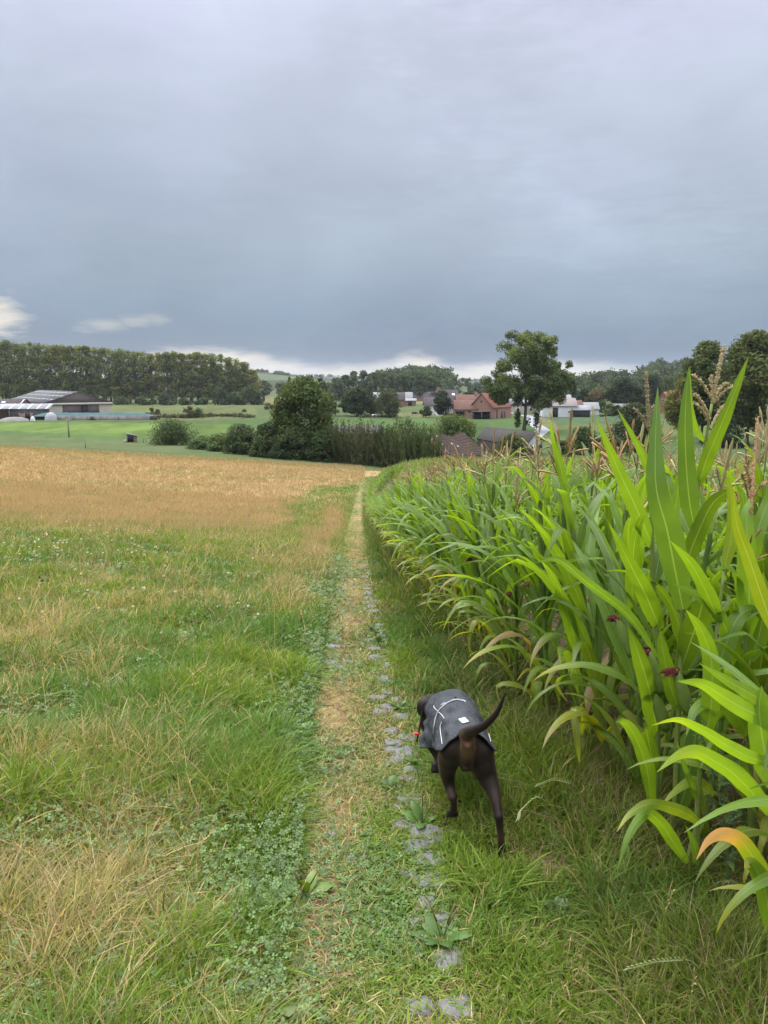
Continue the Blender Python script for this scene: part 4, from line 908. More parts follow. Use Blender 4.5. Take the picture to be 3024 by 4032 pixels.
# cows
def beast(label, u, v, rz, cols, lying=False):
    g = ground(u, v); root = thing('cow', label, 'cow', tuple(g), rz)
    M = mat('hide_%d' % u, cols[0], .8, c2=cols[1], nscale=1.3); h0 = .35 if lying else .85
    mb = MB(); mb.tube([(-1.0, 0, h0 + .1), (-.85, 0, h0 + .15), (-.3, 0, h0 + .1), (.3, 0, h0 + .1), (.8, 0, h0 + .2), (1.15, 0, h0 + .1), (1.45, 0, h0 - .2), (1.65, 0, h0 - .45 if not lying else h0)], [.12, .32, .38, .38, .33, .2, .15, .07], 12)
    if not lying:
        for a, b in ((-.75, -.2), (-.75, .2), (.65, -.2), (.65, .2)): mb.tube([(a, b, h0 + .1), (a - .04, b, .45), (a, b, .4), (a + .02, b, 0)], [.17, .08, .06, .06], 8)
    mb.tube([(-1.05, 0, h0 + .3), (-1.15, 0, h0), (-1.13, 0, h0 - .4)], [.04, .025, .04], 5)
    me = mb.build('body', M, root, smooth=True)
    md = me.modifiers.new('r', 'REMESH'); md.mode = 'VOXEL'; md.voxel_size = .05; md.use_smooth_shade = True
beast('black and white cow grazing near the willow', 1474, 1646, .4, ((.02, .02, .02), (.6, .6, .6)))
beast('dark cow standing alone in the pasture near the fruit tree', 1631, 1636, .1, ((.02, .015, .012), (.05, .035, .025)))
beast('small dark calf in the right hand pasture', 2370, 1642, .2, ((.02, .02, .02), (.03, .03, .03)), True)
# ------------------------------------------------------------------ maize
def maize_leaf_mat():
    m = bpy.data.materials.new('maize_leaf_mat'); m.use_nodes = True; t = m.node_tree; n = t.nodes; l = t.links
    b = n['Principled BSDF']; b.inputs['Roughness'].default_value = .42; b.inputs['Specular IOR Level'].default_value = .45
    a = n.new('ShaderNodeAttribute'); a.attribute_name = 'Col'
    uv = n.new('ShaderNodeUVMap'); s = n.new('ShaderNodeSeparateXYZ'); l.new(uv.outputs[0], s.inputs[0])
    def M(op, x, y=None):
        q = n.new('ShaderNodeMath'); q.operation = op
        for i, k in enumerate((x, y)):
            if k is None: continue
            if isinstance(k, (int, float)): q.inputs[i].default_value = k
            else: l.new(k, q.inputs[i])
        return q.outputs[0]
    d = M('ABSOLUTE', M('SUBTRACT', s.outputs[0], .5))
    mr = n.new('ShaderNodeMapRange'); l.new(d, mr.inputs[0]); mr.inputs[1].default_value = .012; mr.inputs[2].default_value = .04; mr.inputs[3].default_value = 1; mr.inputs[4].default_value = 0
    rib = M('MULTIPLY', mr.outputs[0], .5)
    veins = M('MULTIPLY', M('SINE', M('MULTIPLY', s.outputs[0], 150)), .06)
    nz = n.new('ShaderNodeTexNoise'); nz.inputs['Scale'].default_value = 9; tc_ = n.new('ShaderNodeTexCoord'); l.new(tc_.outputs['Object'], nz.inputs[0])
    nz.inputs['Detail'].default_value = 4
    br = M('ADD', M('ADD', M('MULTIPLY', nz.outputs[0], .5), .75), veins)
    cc = n.new('ShaderNodeCombineColor'); [l.new(br, cc.inputs[i]) for i in range(3)]
    m1 = n.new('ShaderNodeMix'); m1.data_type = 'RGBA'; m1.blend_type = 'MULTIPLY'; m1.inputs[0].default_value = 1; l.new(a.outputs[0], m1.inputs[6]); l.new(cc.outputs[0], m1.inputs[7])
    m2 = n.new('ShaderNodeMix'); m2.data_type = 'RGBA'; l.new(rib, m2.inputs[0]); l.new(m1.outputs[2], m2.inputs[6]); m2.inputs[7].default_value = (.30, .40, .20, 1)
    l.new(m2.outputs[2], b.inputs['Base Color'])
    tr = n.new('ShaderNodeBsdfTranslucent'); m3 = n.new('ShaderNodeMix'); m3.data_type = 'RGBA'; m3.blend_type = 'MULTIPLY'; m3.inputs[0].default_value = 1
    l.new(m2.outputs[2], m3.inputs[6]); m3.inputs[7].default_value = (2.2, 2.0, .4, 1); l.new(m3.outputs[2], tr.inputs[0])
    ms2 = n.new('ShaderNodeMixShader'); ms2.inputs[0].default_value = .45; l.new(b.outputs[0], ms2.inputs[1]); l.new(tr.outputs[0], ms2.inputs[2]); l.new(ms2.outputs[0], n['Material Output'].inputs[0])
    bp = n.new('ShaderNodeBump'); bp.inputs['Strength'].default_value = .35; bp.inputs['Distance'].default_value = .002; l.new(veins, bp.inputs['Height']); l.new(bp.outputs[0], b.inputs['Normal'])
    return m
M_ml = maize_leaf_mat()
M_stalk = mat('maize_stalk_mat', attr=True, rough=.5, noise_amt=.15, nscale=20, transl=.12)
M_tassel = mat('maize_tassel_mat', attr=True, rough=.85, transl=.2, tcol=(1.2, 1.1, .8))
M_silk = mat('maize_silk_mat', attr=True, rough=.6, transl=.25, tcol=(1.3, .9, .9))
LG = np.array([.130, .225, .026]); LD = np.array([.075, .140, .036]); LY = np.array([.34, .32, .045]); LB = np.array([.36, .27, .15]); LGY = np.array([.17, .24, .025])

def leaf_grid(P, Wm, side, fold=.22, wave=.14, r_=None, nx=5, ph=0, colr=LG, tip=None, prof=None):
    """P (n,3) centreline, Wm max width, side (n,3) unit across vectors"""
    n = len(P); t = np.linspace(0, 1, n)
    wv = prof(t) if prof else np.minimum(1, .5 + t * 2.6) * (1 - t ** 2.4) ** .95
    wv = wv * Wm; wv[-1] = .001
    T = np.gradient(P, axis=0); T /= np.linalg.norm(T, axis=1)[:, None] + 1e-9
    side = side - T * (side * T).sum(1)[:, None]; side /= np.linalg.norm(side, axis=1)[:, None] + 1e-9
    Nn = np.cross(side, T); s = np.linspace(-1, 1, nx)
    rip = wave * np.sin(t * 17 + ph)[:, None] * (np.abs(s) ** 2)[None] * np.sign(s)[None] + wave * .6 * np.sin(t * 29 + ph * 2)[:, None] * (np.abs(s) ** 2)[None]
    rip = rip * (np.sin(t * math.pi) ** .5)[:, None]
    up = fold * (1 - .55 * t)[:, None] * (np.abs(s) ** 1.2)[None] + rip
    V = P[:, None] + side[:, None] * (s[None, :, None] * wv[:, None, None] / 2 * np.sqrt(1 - np.clip(fold * .5, 0, .5))) + Nn[:, None] * (up * wv[:, None] / 2)[:, :, None]
    U = np.stack(np.broadcast_arrays((s * .5 + .5)[None], t[:, None]), -1).reshape(-1, 2)
    i = np.arange(n - 1)[:, None] * nx; j = np.arange(nx - 1)[None]
    F = np.stack([i + j, i + j + 1, i + j + nx + 1, i + j + nx], -1).reshape(-1, 4)
    C_ = np.broadcast_to(np.asarray(colr), (n, 3)).copy()
    if tip is not None:
        k = smooth(tip[1], min(tip[1] + .3, 1), t)[:, None]; C_ = C_ * (1 - k) + np.asarray(tip[0]) * k
    return V.reshape(-1, 3), F, np.repeat(C_, nx, 0), U
def leaf_curve(z0, az_, el0, droop, Ln, n, p=1.5, curl=0.0, kink=None):
    t = np.linspace(0, 1, n); e_ = el0 - droop * t ** p
    if kink is not None: e_ = e_ - kink[1] * smooth(kink[0] - .04, kink[0] + .06, t)
    a = az_ + curl * t; ds = Ln / (n - 1)
    st = np.stack([np.cos(e_) * np.cos(a), np.cos(e_) * np.sin(a), np.sin(e_)], -1) * ds
    P = np.vstack([[0, 0, 0], np.cumsum(st[:-1], 0)]) + [0, 0, z0]
    side = np.stack([-np.sin(a), np.cos(a), np.zeros(n)], -1)
    return P, side
def plant_params(r_, edge=False):
    Ht = r_.uniform(1.3, 1.5); az0 = r_.uniform(0, math.pi); nl = r_.integers(12, 15); out = []
    for k in range(nl):
        f = k / (nl - 1); z0 = .08 + (Ht - .12) * f ** .95
        a = az0 + (k % 2) * math.pi + r_.normal() * .42
        Ln = (.48 + .42 * math.sin(min(f * 1.15 + .12, 1) * math.pi) ** .8) * r_.uniform(.88, 1.12) * (1 if f < .85 else .8)
        el0 = math.radians(r_.uniform(58, 74)) ; dr = math.radians(r_.uniform(45, 120)) * (1 - .55 * f)
        if f > .62: el0 = math.radians(r_.uniform(62, 80)); dr = math.radians(r_.uniform(8, 85))
        if f < .3: dr = math.radians(r_.uniform(100, 160)); Ln *= .85
        W_ = (.050 + .030 * math.sin(min(f + .15, 1) * math.pi)) * r_.uniform(.88, 1.1)
        kk = (r_.uniform(.45, .8), r_.uniform(.5, 1.3)) if r_.random() < .3 else None
        y = max(0, (.27 - f) / .27) * r_.random() * .95
        base = LG * (1 - .4 * r_.random()) + LD * .35 * r_.random(); base = base * r_.uniform(.85, 1.2)
        colr = base * (1 - y) + LY * y; colr = colr if r_.random() > .07 or f > .3 else LB
        tip = (LY if r_.random() < .75 else LB, r_.uniform(.6, .88)) if f < .38 and r_.random() < .5 else None
        out.append((z0, a, el0, dr, Ln, W_, kk, colr, tip, r_.normal() * .35, r_.uniform(0, 6)))
    return Ht, az0, out
def tassel_mb(r_, base, Ln, n, colr=(.36, .27, .13), k=4):
    mb = MB(); base = np.array(base, float); lean = r_.normal(size=2) * .08
    def sp(p0, d, ln, r0, nn):
        t = np.linspace(0, 1, nn); P = p0 + d * (ln * t)[:, None] + np.array([0, 0, -1]) * (ln * .25 * t ** 2)[:, None] * (1 - abs(d[2]))
        rad = r0 * (1 + .45 * (r_.random(nn) - .5) * 2 * (t > .12)) * np.where(t < .12, .4, 1) * np.where(t > .95, .4, 1)
        mb.tube(P, rad, k, col=np.array(colr) * r_.uniform(.75, 1.25) + r_.random() * np.array([.05, .0, -.01]), cap=False)
    d = np.array([lean[0], lean[1], 1]); d /= np.linalg.norm(d)
    mb.tube([base - [0, 0, .12], base + d * .08], [.0045, .003], k, col=LGY * .8 + .05, cap=False)
    sp(base, d, Ln, .0062, n)
    for q in range(r_.integers(4, 8)):
        a = r_.uniform(0, 6.28); e_ = math.radians(r_.uniform(25, 68)); dd = np.array([math.cos(a) * math.cos(e_), math.sin(a) * math.cos(e_), math.sin(e_)])
        sp(base + d * r_.uniform(0, .09), dd, Ln * r_.uniform(.4, .68), .0045, max(n - 3, 4))
    return mb
def ear_mb(r_, z, a, colr):
    hk = MB(); t = np.linspace(0, 1, 8); d = np.array([math.cos(a) * .35, math.sin(a) * .35, .93])
    P = np.array([math.cos(a) * .015, math.sin(a) * .015, z]) + d * (t * .19)[:, None]
    hk.tube(P, .023 * np.sin(np.clip(t * .8 + .18, 0, 1) * math.pi) ** .6 + .003, 8, col=(.16, .24, .05))
    sk = MB()
    for q in range(80):
        e_ = r_.normal(size=3) * .2; dd = d + e_; dd /= np.linalg.norm(dd); p0 = P[-1] - d * .015 + r_.normal(size=3) * .005
        ln = r_.uniform(.03, .055); tt = np.linspace(0, 1, 4)[:, None]
        sk.tube(p0 + dd * ln * tt + np.array([math.cos(a) * .5, math.sin(a) * .5, -1]) * (ln * .9 * tt ** 2), [.0035, .0032, .0028, .0012], 3, col=np.array(colr) * r_.uniform(.6, 1.4), cap=False)
    return hk, sk
PROTOS = []
r_ = np.random.default_rng(77)
for q in range(14):
    Ht, az0, lv = plant_params(r_); pr = []
    mb = MB(); zz = np.linspace(-.05, Ht + .08, 9); mb.tube(np.c_[np.sin(zz * 3 + q) * .006, np.cos(zz * 2 + q) * .006, zz], np.interp(zz, [0, Ht], [.0125, .0055]), 7, col=(.16, .22, .05))
    for k in range(8): z = .06 + k * (Ht - .1) / 8; mb.tube([(0, 0, z - .006), (0, 0, z), (0, 0, z + .006)], [.012, .0155 - .0008 * k, .012], 7, col=(.22, .26, .08), cap=False)
    pr.append(('stalk', mb, M_stalk))
    for (z0, a, el0, dr, Ln, W_, kk, colr, tip, cu, ph) in lv:
        P, sd_ = leaf_curve(z0, a, el0, dr, Ln, 15, 1.5, cu, kk); tw = r_.normal() * .5
        T = np.gradient(P, axis=0); T /= np.linalg.norm(T, axis=1)[:, None]; Nn = np.cross(sd_, T); th = (tw * np.linspace(0, 1, len(P)) ** 1.5)[:, None]
        sd_ = sd_ * np.cos(th) + Nn * np.sin(th)
        V, F, C_, U = leaf_grid(P, W_, sd_, .3, .13, ph=ph, colr=colr, tip=tip)
        mb = MB(); mb.add(V, F, col=C_, uv=U)
        # sheath hugging the stalk below the blade
        mb.tube([(0, 0, z0 - .13), (0, 0, z0 - .02), (math.cos(a) * .006, math.sin(a) * .006, z0 + .012)], [.012, .0125, .011], 6, col=np.array(colr) * .9 + .03, cap=False)
        pr.append(('leaf', mb, M_ml))
    pr.append(('tassel', tassel_mb(r_, (0, 0, Ht + .12), r_.uniform(.22, .3), 14, colr=[(.36, .25, .12), (.38, .33, .18), (.34, .33, .16)][q % 3]), M_tassel))
    if q % 14 not in (4, 9):
        hk, sk = ear_mb(r_, r_.uniform(.66, .95), lv[4][1] + .3, [(.16, .035, .035), (.22, .07, .06), (.30, .22, .10)][q % 3]); pr.append(('ear', hk, M_stalk)); pr.append(('silk', sk, M_silk))
    PROTOS.append([(nm, *mb.arrays(), m) for nm, mb, m in pr])
PM = []
def proto_objs(q, root, name_cache={}):
    if q not in name_cache:
        name_cache[q] = []
        for nm, V, F, C_, U, m in PROTOS[q]:
            o = mk(nm, V, F, m, root, C_, U, True); name_cache[q].append(o)
            if nm == 'silk': o.parent = name_cache[q][-2]
        return
    last = None
    for s in name_cache[q]:
        o = s.copy(); COL.objects.link(o); o.parent = last if s.name.startswith('silk') else root; last = o
# --- hand placed plants nearest the camera
def spline(P, n):
    P = np.asarray(P, float)
    if len(P) == 2: P = np.vstack([P[0], (P[0] + P[1]) / 2, P[1]])
    Q = np.vstack([2 * P[0] - P[1], P, 2 * P[-1] - P[-2]]); out = []
    m = len(P) - 1
    for s in np.linspace(0, m, n):
        i = min(int(s), m - 1); t = s - i; a, b, c_, d = Q[i:i + 4]
        out.append(.5 * (2 * b + (c_ - a) * t + (2 * a - 5 * b + 4 * c_ - d) * t ** 2 + (3 * b - a - 3 * c_ + d) * t ** 3))
    return np.array(out)
def hero(label, stalk, leaves, tas=None, ears=(), sw=.012):
    P = np.array([at(*p) for p in stalk]); g = P[0].copy(); g[2] = float(H(g[0], g[1])); 
    root = thing('maize_plant', label, 'maize plant', tuple(g), 0, 'maize plants in the field'); r2 = np.random.default_rng(len(leaves) * 31 + int(stalk[0][0]))
    S = spline(P, 24); S[0, 2] = min(S[0, 2], g[2] - .03); mb = MB(); mb.tube(S - g, np.linspace(sw * 1.15, sw * .42, 24), 8, col=(.17, .23, .05))
    for k in range(2, 22, 3): mb.tube(S[k - 1:k + 2] - g, [sw * (1.1 - k * .028)] * 3, 8, col=(.2, .25, .07), cap=False)
    mb.build('stalk', M_stalk, root, smooth=True)
    for lf in leaves:
        pts, W_, colr = lf[:3]; tip = lf[3] if len(lf) > 3 else None; roll = lf[4] if len(lf) > 4 else 0
        L_ = spline([at(*p) for p in pts], 26) - g
        T = np.gradient(L_, axis=0); T /= np.linalg.norm(T, axis=1)[:, None]; view = L_ + g - [0, 0, CAMZ]; view /= np.linalg.norm(view, axis=1)[:, None]
        sd_ = np.cross(T, view); sd_ /= np.linalg.norm(sd_, axis=1)[:, None]; Nn = np.cross(sd_, T); th = (roll + .35 * np.sin(np.linspace(0, 2.5, 26) + r2.uniform(0, 6)))[:, None]
        sd_ = sd_ * np.cos(th) + Nn * np.sin(th)
        V, F, C_, U = leaf_grid(L_, W_ * 1.18, sd_, .25, .1, nx=7, ph=r2.uniform(0, 6), colr=colr, tip=tip)
        mb = MB(); mb.add(V, F, col=C_, uv=U); mb.build('leaf', M_ml, root, smooth=True, uv=True)
    if tas is not None:
        b, tp, br, col_ = tas; b = at(*b) - g; tp = at(*tp) - g; mb = MB(); n = 60; t = np.linspace(0, 1, n)
        def spk(p0, p1, r0, n_, sag=0):
            t = np.linspace(0, 1, n_); P_ = p0 + (p1 - p0) * t[:, None] + np.array([0, 0, 1]) * (np.sin(t * math.pi) * sag)[:, None]
            mb.tube(P_, r0 * (1 + .5 * (r2.random(n_) - .5) * 2) * np.where((t > .97), .3, 1), 6, col=np.array(col_) * r2.uniform(.8, 1.2), cap=True)
            for q in range(n_ * 2):
                k = r2.integers(int(n_ * .1), n_ - 1); d_ = r2.normal(size=3) * .6 + (p1 - p0) / np.linalg.norm(p1 - p0); d_ /= np.linalg.norm(d_)
                mb.tube([P_[k], P_[k] + d_ * .007, P_[k] + d_ * .012], [r0 * .35, r0 * .55, r0 * .1], 4, col=np.array(col_) * r2.uniform(.7, 1.3), cap=False)
        spk(b, tp, .0058, n)
        for e0, e1 in br: spk(at(*e0) - g, at(*e1) - g, .0042, 30, .012)
        mb.build('tassel', M_tassel, root, smooth=True)
    for (u, v, Yd, s, col_) in ears:
        p = at(u, v, Yd) - g; hk, sk = ear_mb(r2, 0, 3.2, col_); 
        h_ = hk.build('ear', M_stalk, root, smooth=True, loc=tuple(p - np.array([0, 0, .17 * s]))); h_.scale = (s,) * 3
        sk.build('silk', M_silk, h_)
    return root
YA, YB = 2.85, 2.72
hero('tall maize plant with long leaf reaching up left and purple silks', [(2575, 3285, 2.86), (2582, 3190, YA), (2590, 2900, YA), (2591, 2579, YA), (2580, 2434, YA), (2568, 2145, YA), (2563, 1870, YA), (2560, 1712, YA), (2556, 1650, YA)], [
 ([(2570, 2150, YA), (2505, 2000, YA - .06), (2435, 1850, YA - .1), (2347, 1645, YA - .14)], .062, LG * 1.1),
 ([(2564, 1878, YA), (2520, 1770, YA - .03), (2430, 1608, YA - .08)], .03, LG),
 ([(2600, 2480, YA), (2545, 2350, YA - .08), (2480, 2220, YA - .14), (2397, 2060, YA - .2)], .07, LG),
 ([(2590, 2600, YA), (2480, 2430, YA - .1), (2305, 2289, YA - .25), (2200, 2205, YA - .32), (2108, 2215, YA - .4)], .042, LD * 1.2, None, .5),
 ([(2590, 2900, YA), (2560, 2730, YA - .08), (2515, 2580, YA - .15), (2470, 2460, YA - .2)], .075, LG * .95),
 ([(2566, 3165, YA), (2545, 3020, YA - .1), (2500, 2900, YA - .17), (2460, 2845, YA - .2), (2425, 2842, YA - .24)], .055, LG * 1.15),
 ([(2585, 3050, YA), (2560, 2950, YA - .05), (2545, 2880, YA - .1), (2530, 2870, YA - .15)], .055, LG * .8),
 ([(2577, 2300, YA), (2600, 2180, YA + .05), (2650, 2060, YA + .1)], .045, LD),
 ], ((2556, 1680, YA), (2544, 1470, YA), [((2556, 1700, YA), (2498, 1610, YA - .02)), ((2556, 1690, YA), (2572, 1600, YA))], (.33, .27, .16)),
 [(2631, 2560, YA - .06, 1.05, (.17, .04, .05)), (2648, 2715, YA - .05, 1.0, (.22, .07, .07)), (2618, 2640, YA - .04, .85, (.36, .33, .15))])
hero('tallest maize plant with branched pale tassel rising against the sky', [(2626, 3330, 2.74), (2655, 3194, YB), (2667, 2900, YB), (2678, 2651, YB), (2690, 2362, YB), (2720, 2145, YB), (2748, 1921, YB), (2777, 1747, YB), (2803, 1590, YB)], [
 ([(2748, 1915, YB), (2790, 1790, YB - .05), (2850, 1650, YB - .12), (2905, 1510, YB - .16), (2948, 1402, YB - .2)], .046, LG * .95, None, .5),
 ([(2735, 2085, YB), (2712, 1950, YB - .06), (2698, 1747, YB - .1), (2700, 1590, YB - .12), (2712, 1445, YB - .12)], .062, LD * 1.15),
 ([(2684, 2262, YB), (2735, 2130, YB - .05), (2797, 1996, YB - .1), (2850, 1945, YB - .14), (2889, 1930, YB - .2)], .055, LG * .7, None, .3),
 ([(2774, 1738, YB), (2742, 1690, YB - .02), (2722, 1600, YB - .04), (2716, 1443, YB - .06)], .022, LG),
 ([(2690, 2400, YB - .05), (2655, 2230, YB - .14), (2625, 2080, YB - .2), (2585, 1930, YB - .22), (2580, 1760, YB - .2), (2590, 1522, YB - .16)], .095, LD * 1.25),
 ([(2700, 2330, YB), (2640, 2150, YB + .08), (2665, 1960, YB + .12), (2690, 1790, YB + .12)], .05, LG),
 ([(2680, 2640, YB), (2735, 2480, YB - .05), (2760, 2400, YB - .08), (2768, 2330, YB - .1), (2720, 2372, YB - .2)], .09, LG * .75),
 ([(2672, 2800, YB), (2640, 2700, YB - .05), (2610, 2560, YB - .1), (2600, 2480, YB - .12)], .06, LG),
 ([(2670, 3210, YB), (2710, 3060, YB - .02), (2740, 2880, YB - .02), (2730, 2760, YB)], .08, LD * 1.3),
 ], ((2803, 1590, YB), (2850, 1362, YB), [((2806, 1575, YB), (2728, 1478, YB - .04)), ((2806, 1570, YB), (2798, 1482, YB)), ((2808, 1575, YB), (2862, 1510, YB)), ((2795, 1650, YB), (2735, 1552, YB - .05)), ((2790, 1660, YB), (2732, 1590, YB - .06)), ((2806, 1590, YB), (2890, 1522, YB)), ((2797, 1690, YB), (2850, 1600, YB + .05))], (.46, .38, .22)),
 [(2742, 2640, YB - .1, 1.0, (.15, .03, .03))])
YC = 2.5
hero('short leaning maize plant at the field corner with yellow tipped leaves', [(2752, 3500, YC), (2742, 3334, YC), (2746, 3190, YC), (2756, 3050, YC), (2790, 2800, YC), (2820, 2500, YC), (2850, 2250, YC)], [
 ([(2753, 3245, YC), (2705, 3205, YC - .08), (2640, 3180, YC - .15), (2560, 3165, YC - .25), (2480, 3205, YC - .3), (2428, 3275, YC - .34)], .04, LGY, (LY, .75)),
 ([(2747, 3155, YC), (2717, 3074, YC - .03), (2690, 3000, YC - .05), (2663, 2915, YC - .08)], .022, LG),
 ([(2705, 3400, YC), (2650, 3315, YC - .05), (2600, 3240, YC - .1), (2540, 3205, YC - .15), (2470, 3300, YC - .22), (2430, 3430, YC - .26)], .045, LG * 1.1),
 ([(2748, 3430, YC), (2735, 3330, YC - .03), (2700, 3250, YC - .06)], .03, LG),
 ([(2770, 2950, YC), (2800, 2780, YC - .1), (2800, 2600, YC - .14), (2760, 2480, YC - .2), (2700, 2400, YC - .25)], .06, LG * 1.1),
 ([(2800, 2700, YC), (2850, 2560, YC), (2900, 2440, YC + .02), (2960, 2400, YC + .05), (3010, 2450, YC + .05)], .06, LG),
 ([(2830, 2450, YC), (2780, 2330, YC - .1), (2720, 2220, YC - .15), (2640, 2130, YC - .2)], .05, LG * 1.15),
 ([(2850, 2250, YC), (2880, 2100, YC), (2880, 1960, YC), (2860, 1870, YC)], .04, LGY),
 ])
YD = 1.95
hero('nearest maize plant at the right edge with drooping orange tipped leaf', [(3040, 4000, YD - .05), (3040, 3600, YD), (3050, 3200, YD), (3055, 2800, YD), (3060, 2400, YD), (3060, 2150, YD)], [
 ([(3045, 3215, YD), (2960, 3120, YD - .04), (2880, 3040, YD - .08), (2800, 2990, YD - .1), (2740, 2962, YD - .13), (2670, 2975, YD - .16), (2587, 3040, YD - .2)], .055, LG * 1.25, (LGY * 1.6, .5), .2),
 ([(3050, 3010, YD), (2960, 2985, YD - .05), (2860, 2935, YD - .1), (2768, 2878, YD - .15), (2667, 2835, YD - .2), (2566, 2856, YD - .25)], .036, LG * 1.35, (LGY * 1.5, .6), .7),
 ([(3040, 3530, YD), (3000, 3440, YD - .03), (2960, 3370, YD - .06), (2915, 3310, YD - .1), (2850, 3285, YD - .12), (2790, 3310, YD - .15), (2742, 3385, YD - .18)], .048, LGY, (np.array([.62, .33, .12]), .35), .3),
 ([(3055, 2840, YD), (2970, 2810, YD - .04), (2877, 2762, YD - .08), (2768, 2695, YD - .13), (2667, 2682, YD - .18)], .05, LG * 1.3),
 ([(3055, 2790, YD), (2970, 2740, YD - .04), (2877, 2687, YD - .08), (2754, 2612, YD - .13)], .04, LG * 1.1),
 ([(3055, 2500, YD), (3000, 2350, YD - .02), (2950, 2200, YD - .05), (2900, 2060, YD - .08), (2885, 1915, YD - .1)], .04, LGY * .9),
 ([(3045, 3700, YD), (3010, 3500, YD - .04), (2960, 3400, YD - .06), (2930, 3420, YD - .08)], .05, LG * 1.1, (LY, .6)),
 ([(3050, 3100, YD), (3010, 2950, YD - .02), (2990, 2800, YD - .04), (3000, 2700, YD - .04)], .07, LG * 1.1),
 ])
YE = 2.6
hero('maize plant with one broad upright leaf near the right edge', [(2960, 3360, YE), (2955, 3100, YE), (2945, 2800, YE), (2936, 2506, YE), (2940, 2300, YE), (2950, 2100, YE)], [
 ([(2936, 2510, YE), (2950, 2380, YE - .04), (2945, 2200, YE - .06), (2940, 2040, YE - .04), (2950, 1960, YE)], .078, LG * 1.3),
 ([(2945, 2700, YE), (2890, 2560, YE - .06), (2830, 2420, YE - .12), (2740, 2340, YE - .18), (2650, 2300, YE - .22)], .05, LG),
 ([(2950, 2900, YE), (2900, 2820, YE - .08), (2830, 2760, YE - .14), (2740, 2790, YE - .2), (2700, 2900, YE - .25)], .06, LG * 1.1),
 ([(2945, 2250, YE), (2980, 2100, YE), (3030, 1960, YE + .03), (3060, 1900, YE)], .05, LG),
 ([(2955, 3080, YE), (2900, 3000, YE - .08), (2850, 3010, YE - .14), (2830, 3120, YE - .18)], .05, LGY),
 ([(2950, 2600, YE), (2990, 2500, YE), (3010, 2350, YE), (3005, 2250, YE)], .06, LG * .85),
 ([(2950, 2150, YE), (2935, 2050, YE), (2925, 1960, YE), (2895, 1900, YE)], .03, LG * .9),
 ], ((2950, 2080, YE), (2985, 1640, YE + .2), [((2955, 2000, YE + .05), (2920, 1860, YE)), ((2960, 1960, YE + .1), (3020, 1900, YE + .1)), ((2960, 1960, YE + .1), (2935, 1830, YE + .1))], (.42, .26, .14)))

# --- rows
spots = []
for row in range(0, 110):
    y = 1.4 + R.random() * .15
    while y < min(CORN_YMAX, 88):
        y += (.135 if row == 0 else .165) * R.uniform(.85, 1.15) * (1 if y < 25 else 1.25)
        x = float(corn_x(y)) + .015 + row * .64 + R.gauss(0, .03)
        # rows bend with the edge; keep the frustum plus a margin
        if x > 200: continue
        if x > .62 * y + 1.6: continue
        if y > 20 and row > 2 and R.random() < .12: continue
        if row == 0 and y < 3.0: continue
        if row > 0 and (y < 2.1 or x < 1.55): continue
        spots.append((x, y, row))
spots += [(1.34, 2.0, 0), (1.34, 2.25, 0), (1.40, 2.5, 0), (1.30, 2.75, 0), (1.5, 2.65, 0)]
spots.sort(key=lambda s: s[0] ** 2 + s[1] ** 2 - (3 if s[2] == 0 else 0))
print('maize spots', len(spots))
def vis_key(s):
    x, y, row = s; return math.hypot(x, y) + (0 if row == 0 else 1.2 + row * .5 if row > 1 else .8)
spots.sort(key=vis_key)
NI = 292
for q, (x, y, row) in enumerate(spots[:NI]):
    rd = math.hypot(x, y); lab = ('maize plant in the outer row ' + ('level with the dog' if rd < 4.2 else 'just beyond the dog' if rd < 6.5 else 'where the cobble line is plainest' if rd < 10 else 'far along the grassy track')) if row == 0 else ('inner maize plant ' + ('in the second row behind the edge plants' if row == 1 else 'in the third row from the track' if row == 2 else 'behind the third row') + (' near the camera' if rd < 6 else ' farther down the slope'))
    root = thing('maize_plant', lab, 'maize plant', (x, y, float(H(x, y))), 0, 'maize plants in the field')
    s = R.uniform(.9, 1.04); root.scale = (s, s, s * R.uniform(.94, 1.04))
    if y < 2.95 and row == 0: s = .8; root.scale = (s, s, s)
    root.rotation_euler = (R.gauss(0, .03), R.gauss(0, .04) - (.10 if row == 0 else 0), R.uniform(0, 6.28) if row else 1.57 + R.gauss(0, .25) if y < 2.95 else R.gauss(0, .6) + (math.pi if R.random() < .5 else 0))
    proto_objs(q % 14, root)
# the remaining thousands as one mass, lower detail with distance
rest = spots[NI:]
LODS = []
r_ = np.random.default_rng(5)
for lod in range(2):
    for q in range(6):
        Ht, az0, lv = plant_params(r_); mb = MB()
        mb.tube([(0, 0, -.05), (0, 0, Ht * .6), (0, 0, Ht + .1)], [.013, .01, .006], 4 if lod == 0 else 3, col=(.16, .2, .06), cap=False)
        for (z0, a, el0, dr, Ln, W_, kk, colr, tip, cu, ph) in lv[(0 if lod == 0 else 3):]:
            P, sd_ = leaf_curve(z0, a, el0, dr, Ln, 8 if lod == 0 else 5, 1.5, cu, kk)
            V, F, C_, U = leaf_grid(P, W_ * (1 if lod == 0 else 1.15), sd_, .3, .1, nx=3, ph=ph, colr=colr, tip=tip); mb.add(V, F, col=C_, uv=U)
        n0 = mb.n
        t_ = tassel_mb(r_, (0, 0, Ht + .1), r_.uniform(.2, .28), 7 if lod == 0 else 3, colr=[(.34, .27, .13), (.36, .33, .16), (.28, .30, .12)][q % 3], k=3)
        V, F, C_, U = t_.arrays()
        if lod: 
            V = V.copy()
        LODS.append((lod, mb.arrays(), (V, F, C_, U)))
